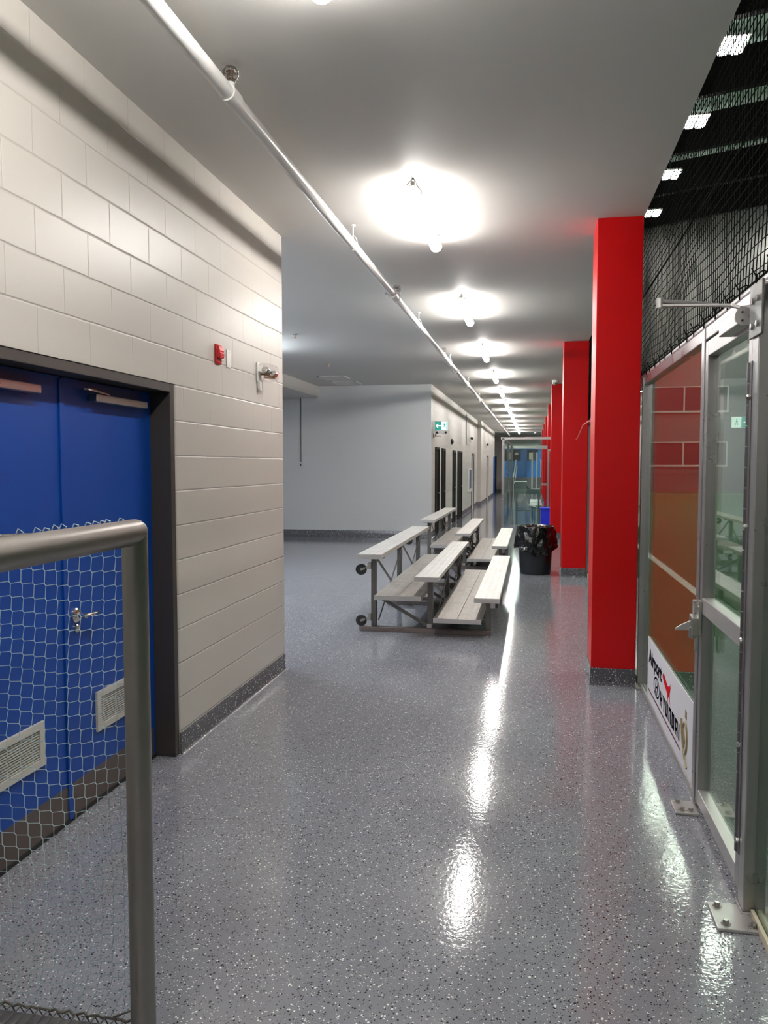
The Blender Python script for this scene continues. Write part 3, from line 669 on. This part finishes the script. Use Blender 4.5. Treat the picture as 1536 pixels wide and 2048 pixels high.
# ------------------------------------------------------------ goal
GX, GY, GZ, GR = -1.044, 1.94, 1.500, .0350
gB, gN = -1.70, .14
NYP = 2.04
goal = thing('soccer_goal', (GX, GY, 0), 'small aluminium soccer goal with thin pale net, in the left foreground', 'goal')
cp = []
for i in range(9):
    a = PI/2*i/8; cp.append((GX, GY-.02+.02*math.sin(a), GZ-.02+.02*math.cos(a)))
new_obj('crossbar', MB().seg((GX, gN, GZ), (GX, GY+.002, GZ), GR, 32), GOALM, goal, smooth=True)
pm = MB().lathe((GX, GY, 0), [(GR*.97,0),(GR*.97,GZ-.005),(GR*.99,GZ),(GR*.94,GZ+GR*.35),(GR*.8,GZ+GR*.62),(GR*.5,GZ+GR*.88),(0,GZ+GR*.98)], 32)
new_obj('goal_post', pm, GOALM, goal, smooth=True)
new_obj('goal_post', MB().seg((GX, gN, 0), (GX, gN, GZ), GR, 32), GOALM, goal, smooth=True)
for y in (GY+.055, gN): new_obj('side_ground_bar', MB().bar((GX-.02, y, .026), (gB, y, .026), .06, .05), GOALM, goal, bevel=.006)
new_obj('back_ground_bar', MB().bar((gB, gN, .026), (gB, GY+.055, .026), .05, .05), GOALM, goal, bevel=.006)
for y in (GY+.02, gN): new_obj('top_side_bar', MB().seg((GX, y, GZ-.005), (gB, y, GZ-.04), .014, 12), GOALM, goal, smooth=True)
for y in (GY+.02, gN): new_obj('back_upright', MB().seg((gB, y, .03), (gB, y, GZ-.03), .014, 12), GOALM, goal, smooth=True)
def net_sheet(P, ni, nj, r, d=.07, n3=True):
    m = MB()
    for i in range(ni+1):
        for j in range(nj+1):
            A = P(i-d, j-d); B = P(i+d, j+d); q4(m, A, B, r)
            if j < nj: q4(m, B, P(i-d+.02, j+1-d), r*.9)
            if i < ni: q4(m, B, P(i+1-d, j-d), r*.9)
    return m
def side_y(u, v):
    return .018*math.sin(u*5)*math.sin(v*3.1)
def PS(i, j):
    # i grows toward the post, j grows downward
    u = i/15.0; v = j/34.0
    top, bot = 1.462, .060
    x = gB+.02+(GX-.035-gB-.02)*u; z = top+(bot-top)*v
    x += .030*math.sin(v*PI)*(1-u)*u*4*(.6) + .016*math.sin(v*9+u*2)*(u > .01)*(1-u)*2.2 + .010*(v-.5)
    z += .014*math.sin(u*7+v*3)*math.sin(v*PI) + .02*(u-.8)*math.sin(v*PI)
    if v > .93: x += -.05*(v-.93)/.07*u*(u > .5)
    if i > 14: x += .004*math.sin(j*1.7)
    return Vector((x, NYP+side_y(u, v)*math.sin(v*PI), z))
new_obj('side_net', net_sheet(PS, 15, 34, .00135), TWINE, goal)
def PF(i, j):
    u = i/15.0; v = j/34.0; return Vector((gB+.02+(GX-.035-gB-.02)*u+.01*math.sin(v*9), gN+.02*math.sin(u*4)*math.sin(v*3), 1.45-1.4*v))
new_obj('side_net', net_sheet(PF, 15, 34, .00135), TWINE, goal)
def PB(i, j):
    u = i/44.0; v = j/34.0; return Vector((gB+.012-.04*math.sin(v*PI)*math.sin(u*PI), gN+(NYP-gN)*u, 1.45-1.40*v+.01*math.sin(u*20)))
new_obj('back_net', net_sheet(PB, 44, 34, .00135), TWINE, goal)
def PT(i, j):
    u = i/44.0; v = j/15.0; return Vector((GX-.02-(GX-gB-.03)*v, gN+(NYP-gN)*u, GZ+.0-.045*v-.03*math.sin(v*PI)*math.sin(u*PI)))
new_obj('roof_net', net_sheet(PT, 44, 15, .00135), TWINE, goal)
loops = []
for k in range(26):
    y = 1.15+.03*k+random.uniform(-.01,.01)
    if k % 7 in (3, 5): continue
    loops.append(MB().path([(GX-.028, y, GZ+.022), (GX-.02, y+.004, GZ+.040+random.uniform(0,.006)), (GX-.012, y+.01, GZ+.037), (GX-.018, y+.012, GZ+.028)], .0016, 5))
for l_ in loops: new_obj('net_loop', l_, TWINE, goal)
m = MB(); rr = []
for i in range(40):
    u = i/39; rr.append((GX-.03-(GX-gB-.06)*u, NYP-.004+.004*math.sin(i*1.9), .060+.004*math.sin(i*2.3)))
m.path(rr, .004, 6)
for i in range(0, 40, 2): m.path([(rr[i][0], GY+.02, .03), (rr[i][0]+.006, GY+.024, .056), (rr[i][0]+.012, NYP-.012, .064), (rr[i][0]+.016, NYP+.004, .03)], .0022, 5)
m.path([(GX-.06, NYP, .28), (GX-.065, NYP, .16), (GX-.09, NYP, .09), (GX-.15, NYP, .062)], .003, 6)
new_obj('lacing_cord', m, TWINED, goal)

# ------------------------------------------------------------ wall devices
al = thing('fire_alarm', (-2.0, 4.83, 2.33), 'red fire alarm strobe on the block wall above the door frame', 'fire alarm')
new_obj('back_plate', MB().box(-2.0, -1.986, 4.785, 4.872, 2.325, 2.448), REDP, al, bevel=.004)
new_obj('sounder', MB().prism([(-1.986,2.443),(-1.972,2.435),(-1.966,2.405),(-1.969,2.40),(-1.965,2.395),(-1.966,2.37),(-1.97,2.362),(-1.986,2.36)], 4.793, 4.864, 'Y'), REDP, al, bevel=.004)
new_obj('strobe_lens', MB().prism([(-1.986,2.36),(-1.970,2.357),(-1.970,2.338),(-1.986,2.333)], 4.798, 4.859, 'Y'), glass('strobe_clear', (.95,.8,.8)), al, bevel=.003)
cv = new_obj('cover_plate', MB().box(-2.0, -1.992, 4.975, 5.045, 2.322, 2.438), WHITEP, None, (-2.0, 5.01, 2.32), bevel=.003)
tag(cv, 'blank white cover plate on the wall right of the red fire alarm', 'cover plate')
new_obj('screw', MB().lathe((-1.992,5.01,2.425), [(.004,0),(.004,.001),(0,.0015)], 10, 'X').lathe((-1.992,5.01,2.335), [(.004,0),(.004,.001),(0,.0015)], 10, 'X'), STEEL, cv)
em = thing('emergency_light', (-2.0, 5.62, 2.26), 'twin head emergency light under a clear guard near the wall corner', 'emergency light')
new_obj('back_plate', MB().box(-2.0, -1.985, 5.545, 5.66, 2.285, 2.43), WHITEP, em, bevel=.012)
new_obj('clear_guard', MB().prism([(-1.985,2.425),(-1.90,2.42),(-1.872,2.40),(-1.865,2.36),(-1.872,2.30),(-1.985,2.29)], 5.555, 5.69, 'Y'), CLEAR, em, bevel=.014)
hd = new_obj('lamp_head', MB().lathe((-1.94,5.60,2.372), [(0,-.045),(.022,-.04),(.028,-.01),(.026,.02),(0,.025)], 20, 'Y').lathe((-1.90,5.66,2.35), [(0,-.05),(.02,-.045),(.026,-.01),(.024,.02),(0,.025)], 20, 'Y'), CHROME, em, smooth=True)
new_obj('lamp_yoke', MB().seg((-1.985,5.62,2.35),(-1.92,5.62,2.35),.010,10).bar((-1.95,5.60,2.345),(-1.88,5.66,2.335),.02,.02).bar((-1.96,5.62,2.325),(-1.88,5.63,2.318),.03,.012), COPPER, em, smooth=True)
new_obj('sensor_box', MB().prism([(5.555,2.29),(5.605,2.29),(5.60,2.235),(5.592,2.222),(5.568,2.222),(5.56,2.235)], -1.995, -1.972, 'X'), WHITEP, em, bevel=.004)
# side hall: conduit with box, vents, sprinklers
co = thing('conduit', (-5.41, 17.9, 1.6), 'thin grey conduit dropping to a white box on the white wall', 'conduit')
new_obj('conduit_pipe', MB().seg((-5.36,17.885,3.24),(-5.36,17.885,1.74),.011,10), GALV, co, smooth=True)
new_obj('junction_box', MB().box(-5.40,-5.32,17.86,17.9,1.62,1.74), WHITEP, co, bevel=.004); new_obj('socket', MB().box(-5.375,-5.345,17.857,17.861,1.65,1.71), BLACK, co)
for i, (y0, y1, l) in enumerate(((15.85,16.5,'nearer of two flush ceiling vents in the side hall'),(16.9,17.6,'farther of two flush ceiling vents, close to the white wall'))):
    v = thing('ceiling_vent', (-4.1, y0, ZC), l, 'vent', 'ceiling vents in the side hall')
    new_obj('vent_frame', MB().box(-4.4,-3.82,y0,y0+.04,3.486,3.5).box(-4.4,-3.82,y1-.04,y1,3.486,3.5).box(-4.4,-4.36,y0,y1,3.486,3.5).box(-3.86,-3.82,y0,y1,3.486,3.5), WHITEP, v)
    m = MB()
    for k in range(14): m.bar((-4.36, y0+.05+k*(y1-y0-.1)/13, 3.492), (-3.86, y0+.05+k*(y1-y0-.1)/13, 3.492), .02, .003)
    new_obj('vent_blades', m, WHITEP, v)
for i, (x, y, l) in enumerate(((-3.30,10.75,'small sprinkler head on the ceiling nearest the block wall corner'),(-3.63,13.9,'small sprinkler head on the ceiling before the vents'))):
    s_ = thing('ceiling_sprinkler', (x, y, ZC), l, 'sprinkler', 'pendent sprinklers of the side hall')
    new_obj('escutcheon', MB().lathe((x,y,3.5), [(.035,0),(.03,-.008),(0,-.009)], 16), CHROME, s_); new_obj('sprinkler_body', MB().seg((x,y,3.49),(x,y,3.455),.009,8).lathe((x,y,3.45), [(.024,0),(.024,.003)], 14), COPPER, s_)

# ------------------------------------------------------------ far corridor doors and fittings
dn = 1
def far_door(x, a, b, zt, mt=FRAME, lm=BLACK):
    global dn; dn += 1
    d = bpy.data.objects.new('door_%d' % dn, None); COL.objects.link(d); d['kind'] = 'structure'; d.location = (x, (a+b)/2, 0); OFF[d.name] = Vector(d.location)
    new_obj('door_frame', MB().box(x, x+.035, a, a+.06, 0, zt).box(x, x+.035, b-.06, b, 0, zt).box(x, x+.035, a+.06, b-.06, zt-.06, zt), mt, d)
    lf = new_obj('door_leaf', MB().box(x, x+.012, a+.06, b-.06, 0, zt-.06), lm, d)
    new_obj('door_handle', MB().seg((x+.012,b-.15,1.0),(x+.05,b-.15,1.0),.012,8).seg((x+.05,b-.15,1.0),(x+.05,b-.26,1.0),.01,8), STEEL, lf)
for a, b in ((18.6,19.3),(19.95,20.65),(22.7,23.4),(24.22,25.6)): far_door(-2.29, a, b, 2.1, FRAMEF, BLACKF)
far_door(-2.29, 29.8, 30.75, 2.1, FRAME, WHITEP)
far_door(-2.14, 37.0, 38.0, 2.1, FRAME, WHITEP); far_door(-2.14, 43.3, 44.3, 2.1, BLUE, BLUEF)
dn += 1
d = bpy.data.objects.new('door_%d' % dn, None); COL.objects.link(d); d['kind'] = 'structure'; d.location = (-2.5, 48.98, 0); OFF[d.name] = Vector(d.location)
new_obj('door_leaf', MB().box(-3.2,-2.28,48.94,48.99,0,2.12), BLACK, d); new_obj('door_frame', MB().box(-3.26,-3.2,48.93,49.0,0,2.18).box(-2.28,-2.22,48.93,49.0,0,2.18).box(-3.26,-2.22,48.93,49.0,2.12,2.18), BLACK, d)
bb = thing('notice_board', (-2.29, 28.75, .76), 'narrow blue notice board in a pale frame on the far corridor wall', 'notice board')
new_obj('board_face', MB().box(-2.29,-2.255,28.2,29.3,.80,1.5), mat('notice_blue', (.06,.12,.25), .3), bb); new_obj('board_frame', MB().box(-2.29,-2.24,28.15,28.2,.70,1.56).box(-2.29,-2.24,29.3,29.35,.70,1.56).box(-2.29,-2.24,28.2,29.3,1.5,1.56).box(-2.29,-2.24,28.2,29.3,.70,.80), WHITEP, bb)
c = new_obj('conduit_riser', MB().box(-2.29,-2.262,27.2,27.26,2.35,3.4), GALV, None, (-2.28,27.2,2.35)); tag(c, 'thin dark vertical conduit on the far wall above the notice board', 'conduit')
c = new_obj('call_bell', MB().lathe((-2.29,22.3,2.33), [(.08,0),(.08,.04),(.05,.07),(0,.075)], 20, 'X'), BLACK, None, (-2.29,22.3,2.33), smooth=True); tag(c, 'small round black bell on the far wall above the dark doors', 'bell')
for i, (x, y, z, l) in enumerate(((-2.29,28.9,2.5,'small twin emergency lamp on the far wall before the pilaster'),(-2.14,36.3,2.45,'small twin emergency lamp on the far wall beyond the pilaster'))):
    e = thing('wall_lamp', (x,y,z), l, 'emergency light', 'emergency lamps on the far wall')
    new_obj('lamp_case', MB().box(x,x+.07,y-.14,y+.14,z,z+.09), WHITEP, e); new_obj('lamp_head', MB().lathe((x+.08,y-.1,z+.14), [(.045,-.04),(.05,.03),(0,.04)], 12, 'Y'), BLACK, e); new_obj('lamp_head', MB().lathe((x+.08,y+.1,z+.14), [(.045,-.04),(.05,.03),(0,.04)], 12, 'Y'), BLACK, e)
# dome cameras
for x, y, z, l, mt in ((.10,44.0,3.38,'dark dome camera on the far ceiling right of the lights',BLACK),(.44,17.6,3.44,'white dome camera on the ceiling beside the third red column',WHITEP)):
    cm = thing('dome_camera', (x,y,z), l, 'camera', None)
    new_obj('camera_base', MB().lathe((x,y,z+.02), [(.07,.04),(.07,0),(.06,-.01)], 20), WHITEP, cm, smooth=True); new_obj('camera_dome', MB().lathe((x,y,z+.01), [(.055,0),(.05,-.03),(.03,-.05),(0,-.058)], 20), BLACK if mt is BLACK else CHROME, cm, smooth=True)
# loose wire on the second column
w = new_obj('loose_wire', MB().path([(.80,10.6,2.23),(.72,10.9,2.26),(.66,11.2,2.22),(.63,11.4,2.12),(.60,11.5,2.05),(.585,11.5,2.03)], .009, 8), mat('wire_red', (.6,.12,.1), .4), None, (.7,11,2.1), smooth=True)
tag(w, 'loose curly pinkish wire end sticking out beside the second red column', 'wire')

# ------------------------------------------------------------ bleachers
def bleacher(label):
    Y0, Y1 = 7.55, 11.20
    r = thing('bleacher', (-1.06, 7.75, 0), label, 'bleacher', 'portable aluminium bleachers in the corridor')
    def board(nm, xa, xb, z, mt, y0=Y0, y1=Y1):
        b = new_obj(nm, MB().box(xa, xb, y0+.006, y1-.006, z-.042, z), mt, r, bevel=.003)
        new_obj('end_cap', MB().box(xa-.002, xb+.002, y0, y0+.006, z-.044, z+.001), ALUL, b); new_obj('end_cap', MB().box(xa-.002, xb+.002, y1-.006, y1, z-.044, z+.001), ALUL, b)
    board('seat_board', -1.70, -1.456, .80, SEAT); board('seat_board', -1.125, -.893, .59, SEAT); board('seat_board', -.545, -.305, .40, SEAT)
    board('foot_board', -1.525, -1.295, .397, FOOT); board('foot_board', -1.292, -1.062, .397, FOOT); board('foot_board', -.94, -.712, .19, FOOT); board('foot_board', -.709, -.48, .19, FOOT)
    xs_ = (-1.575, -1.0, -.42)
    for yf in (7.80, 9.35, 10.90):
        f = MB()
        for x, zt in zip(xs_, (.757, .547, .357)): f.box(x-.027, x+.027, yf-.025, yf+.025, .05, zt)
        f.box(-1.60, -.97, yf+.0, yf+.03, .32, .355); f.box(-1.02, -.40, yf, yf+.03, .115, .148)
        f.box(-1.68, -1.47, yf-.02, yf+.02, .735, .758); f.box(-1.11, -.91, yf-.02, yf+.02, .525, .548); f.box(-.53, -.32, yf-.02, yf+.02, .335, .358)
        fr = new_obj('end_frame' if yf != 9.35 else 'middle_frame', f, GALV, r, bevel=.003)
        new_obj('diagonal_brace', MB().bar((-1.50, yf-.03, .34), (-1.02, yf-.03, .07), .006, .035), GALV, fr)
        new_obj('plank_bracket', MB().box(-.40,-.355,yf-.03,yf-.02,.27,.345).box(-1.03,-.985,yf-.035,yf-.025,.05,.09), ALUL, fr)
    for (ya, yb) in ((7.83, 9.32), (9.38, 10.87)):
        new_obj('cross_brace', MB().bar((-1.545, ya, .72), (-1.545, yb, .10), .006, .032).bar((-1.535, ya, .10), (-1.535, yb, .72), .006, .032), GALV, r)
        new_obj('cross_brace', MB().bar((-.97, ya, .50), (-.97, yb, .08), .006, .03).bar((-.96, ya, .08), (-.96, yb, .50), .006, .03), GALV, r)
    for yf in (7.80, 9.35, 10.90):
        new_obj('skid', MB().box(-1.72, -.39, yf-.06, yf+.03, .0, .045), SLED, r, bevel=.004)['label'] = 'brown ground skid'
    for yf in (7.80, 10.90):
        for z in (.625, .105):
            x = -1.70; w = new_obj('wheel', MB().lathe((x, yf-.04, z), [(.0,-.014),(.025,-.014),(.028,-.012),(.05,-.014),(.057,-.008),(.057,.008),(.05,.014),(.028,.012),(.025,.014),(0,.014)], 28, 'Y'), RUBBER, r, smooth=True)
            new_obj('wheel_fork', MB().bar((x, yf-.058, z), (-1.60, yf-.04, z+.035), .005, .022).bar((x, yf-.022, z), (-1.60, yf-.02, z+.035), .005, .022).box(-1.63,-1.60,yf-.05,yf,z+.005,z+.07).seg((x,yf-.064,z),(x,yf-.016,z),.008,8), STEEL, w)
    return r
b1 = bleacher('nearest three-row aluminium bleacher with black wheels, before the trash can'); KIDS[b1.name] = children_of(b1)
copy_tree(b1, (-.083, 4.95, 0), 'farther three-row aluminium bleacher, directly behind the nearest one')

# ------------------------------------------------------------ trash can
tx, ty = .045, 12.42
tc = thing('trash_can', (tx, ty, 0), 'round black trash can with a shiny black bag over its rim', 'trash can')
new_obj('can_body', MB().lathe((tx,ty,0), [(0,.004),(.22,.004),(.232,.012),(.242,.12),(.262,.60),(.272,.68),(.272,.70),(.255,.70),(.245,.5),(.225,.05),(0,.04)], 48), CANB, tc, smooth=True)
m = MB(); NA, rows = 180, 26; vs = []; fs = []
def fold(a, k): return math.sin(a*7+k)+.6*math.sin(a*13+k*2.1)+.4*math.sin(a*23-k*1.3)
for j in range(rows):
    t = j/(rows-1)
    for i in range(NA):
        a = 2*PI*i/NA
        hem = .40+.05*math.sin(a*2+.8)-.06*max(0, math.sin(a+3.6))+.015*math.sin(a*9)
        if t < .22:
            q = t/.22; rad = .20+.085*q; z = .55+.19*math.sin(q*PI/2)
        else:
            q = (t-.22)/.78; rad = .285+.028*math.sin(min(q*1.4,1)*PI/2)+.018*q; z = .74-(.74-hem)*q
        q2 = max(0, (t-.15)/.85); nv = mnoise.turbulence(Vector((math.cos(a)*2.2, math.sin(a)*2.2, t*2.5+5)), 3, True, noise_basis='BLENDER')-.5; rad += (.007*fold(a, t*3.0)+.05*nv)*q2*(1 if t < .95 else 1.2)
        z += .010*math.sin(a*11+t*4)*(.3+q2)+.03*nv*q2; vs.append((tx+rad*math.cos(a), ty+rad*math.sin(a), z))
for j in range(rows-1):
    for i in range(NA): fs.append((j*NA+i, j*NA+(i+1) % NA, (j+1)*NA+(i+1) % NA, (j+1)*NA+i))
m.add(vs, fs); bg = new_obj('bin_bag', m, BAG, tc, smooth=True); bg['label'] = 'shiny crumpled black bag'
so = bg.modifiers.new('thick', 'SOLIDIFY'); so.thickness = .002
new_obj('bag_bottom', MB().lathe((tx,ty,.45), [(0,0),(.20,.02),(.205,.12)], 32), BAG, tc, smooth=True)
# blue recycling bin
bn = thing('recycling_bin', (.33, 20.0, 0), 'blue recycling bin beside the third red column', 'bin')
new_obj('bin_body', MB().prism([(0,0)]*0 or [(.19,19.87),(.47,19.87),(.47,20.17),(.19,20.17)], 0, .60), BINB, bn, bevel=.015)
new_obj('bin_rim', MB().box(.165,.495,19.845,20.195,.58,.615), BINB, bn, bevel=.008)

# ------------------------------------------------------------ glass box far down the corridor
gbx = thing('glass_booth', (-.2, 26, 0), 'glass walled booth with aluminium frame standing far down the corridor', 'booth')
X0, X1, YF, YB, ZT = -.82, .80, 21.9, 30.6, 2.40
for x, y in ((X0,YF),(X0,YB),(X0,(YF+YB)/2)): new_obj('booth_post', MB().box(x-.035,x+.035,y-.03,y+.03,0,ZT), ALU, gbx)
for x in (-.05+.0, .12): new_obj('booth_post', MB().box(x-.03,x+.03,YB-.03,YB+.03,0,2.15), ALUL, gbx)
new_obj('top_rail', MB().box(X0-.06,X1,YF-.03,YF+.03,ZT-.03,ZT+.03), ALUL, gbx)
new_obj('top_rail', MB().box(X0-.03,X0+.03,YF,YB,ZT-.03,ZT+.03), ALU, gbx)
new_obj('top_rail', MB().box(X0,X1,YB-.03,YB+.03,ZT-.1,ZT+.0), ALUL, gbx)
new_obj('front_pane', MB().box(X0+.035,.44,YF-.005,YF+.005,.03,1.35), GLASSL, gbx); new_obj('front_pane', MB().box(X0+.035,.44,YF-.005,YF+.005,1.352,ZT-.03), GLASSL, gbx)
new_obj('side_pane', MB().box(X0-.005,X0+.005,YF+.03,YB-.03,.03,1.35), GLASSL, gbx); new_obj('side_pane', MB().box(X0-.005,X0+.005,YF+.03,YB-.03,1.352,ZT-.03), GLASSL, gbx)
new_obj('door_stile', MB().box(.37,.42,YF-.02,YF+.02,.03,2.1), ALU, gbx); new_obj('door_rail', MB().box(.42,.80,YF-.02,YF+.02,2.05,2.1).box(.20,.37,YF-.02,YF+.02,1.12,1.18).box(.05,.37,YF-.02,YF+.02,2.1,2.14), ALU, gbx)
dk = thing('scoring_desk', (-.17, 23.2, 0), 'tall dark grey desk standing inside the glass booth', 'desk')
new_obj('desk_body', MB().box(-.49,.19,23.0,23.45,.845,.985), DESK, dk, bevel=.005); new_obj('raised_cabinet', MB().box(-.49,-.19,23.0,23.45,.985,1.19), DESK, dk, bevel=.005)
new_obj('desk_top', MB().box(-.52,-.18,22.98,23.47,1.19,1.205), WHITEP, dk); new_obj('chute', MB().prism([(-.19,.985),(-.19,1.12),(-.14,1.03),(-.06,.985)], 23.1, 23.4, 'Y'), BLACK, dk)
for x in (-.47,.16):
    for y in (23.03,23.42): new_obj('leg', MB().box(x-.025,x+.025,y-.02,y+.02,0,.845), DESK, dk)
new_obj('stretcher', MB().box(-.47,.16,23.02,23.04,.36,.385).box(-.47,.16,23.02,23.04,.42,.44), DESK, dk)
bn2 = thing('team_bench', (.05, 26, 0), 'pale aluminium bench standing behind the scoring desk in the booth', 'bench')
new_obj('seat', MB().box(-.10,.27,24.3,28.5,.42,.46), ALUL, bn2); new_obj('seat_joint', MB().box(-.10,.27,26.2,26.26,.455,.464), GALV, bn2)
for y in (24.6,28.2): new_obj('leg', MB().box(-.05,-.01,y,y+.04,0,.42).box(.18,.22,y,y+.04,0,.42), GALV, bn2)
ch = thing('office_chair', (-.12, 25.0, 0), 'curved grey stacking chair beside the bench in the booth', 'chair')
new_obj('shell', MB().prism([(-.30,.86),(-.26,.88),(-.20,.62),(-.14,.48),(.08,.44),(.08,.41),(-.16,.43),(-.24,.56)], 23.8, 24.25, 'Y'), ALUL, ch, bevel=.01)
for x in (-.2,.05):
    for y in (23.82,24.2): new_obj('leg', MB().seg((x,y,.42),(x,y,0),.012,8), GALV, ch)
# landing, stairs and blue doors at the corridor end
st = MB(); st.box(-1.7,.78,47.2,49.0,0,.92)
for i in range(4): st.box(-1.4,.5,45.9+i*.33,47.2,0,.92*(i+1)/5)
struct('floor_landing', st, BASE)
dn += 1
d = bpy.data.objects.new('door_%d' % dn, None); COL.objects.link(d); d['kind'] = 'structure'; d.location = (-.5,48.95,.92); OFF[d.name] = Vector(d.location)
for x0, x1 in ((-1.5,-.52),(-.5,.5)):
    lf = new_obj('door_leaf', MB().box(x0,x1,48.9,48.99,.92,2.72), BLUEF, d); new_obj('door_window', MB().box(x0+.25 if x0 < -1 else x0+.12, x1-.25,48.88,48.9,1.92,2.58), BLACK, lf)
    new_obj('paper_notice', MB().box(x0+.38,x0+.58,48.87,48.88,2.28,2.42) if x0 < -1 else MB().box(x0+.22,x0+.38,48.87,48.88,2.0,2.42), WHITEP, lf)
new_obj('door_frame', MB().box(-1.58,.58,48.9,49.0,2.72,2.78).box(-1.58,-1.5,48.9,49.0,.92,2.72).box(.5,.58,48.9,49.0,.92,2.72), BLUEF, d)
bh = new_obj('header_sign', MB().box(-1.5,.35,48.85,48.9,2.80,2.95), WHITEP, None, (-.5,48.85,2.8)); tag(bh, 'long white header board above the far blue doors', 'board')
for xa, xb, l in ((-1.02,-1.12,'left white handrail of the steps to the far blue doors'),(.42,.55,'right white handrail of the steps to the far blue doors')):
    hr = thing('handrail', (xa,46.5,0), l, 'handrail', 'handrails of the far steps')
    new_obj('rail', MB().bar((xa,47.5,1.95),(xb,45.7,.95),.05,.08).bar((xa+.06,47.5,1.6),(xb+.06,45.7,.62),.04,.05), WHITEP, hr); new_obj('baluster', MB().seg((xa,47.4,.92),(xa,47.4,1.92),.02,8), WHITEP, hr); new_obj('baluster', MB().seg((xb,45.72,0),(xb,45.72,1.0),.02,8), WHITEP, hr)

# ------------------------------------------------------------ camera, world, view
f = 1580.0; vx, vy, H = 1067.0, 929.5, 1.68
dv = Vector(((vx-768)/f, (1024-vy)/f, -1)).normalized(); up = Vector((0, -dv.z, dv.y)).normalized(); rt = dv.cross(up)
M = Matrix((rt, dv, up))      # rows: world axes in camera space -> camera to world rotation
cam = bpy.data.cameras.new('camera'); co_ = bpy.data.objects.new('camera', cam); COL.objects.link(co_)
co_.matrix_world = Matrix.Translation((0, 0, H)) @ M.to_4x4()
cam.sensor_fit = 'VERTICAL'; cam.sensor_height = 32; cam.lens = f/2048*32; cam.clip_end = 200; cam.clip_start = .02
scene.camera = co_
w = bpy.data.worlds.new('world'); scene.world = w; w.use_nodes = True
w.node_tree.nodes['Background'].inputs[0].default_value = (.5,.55,.6,1); w.node_tree.nodes['Background'].inputs[1].default_value = .0
vs_ = scene.view_settings; vs_.view_transform = 'Standard'; vs_.look = 'None'; vs_.gamma = 1; vs_.exposure = 0.68; vs_.use_curve_mapping = False
scene.cycles.max_bounces = 10; scene.cycles.transparent_max_bounces = 24; scene.cycles.diffuse_bounces = 5; scene.cycles.glossy_bounces = 5
scene.cycles.sample_clamp_indirect = 6; scene.cycles.use_denoising = True; scene.cycles.use_light_tree = True
scene.cycles.caustics_reflective = False; scene.cycles.caustics_refractive = False
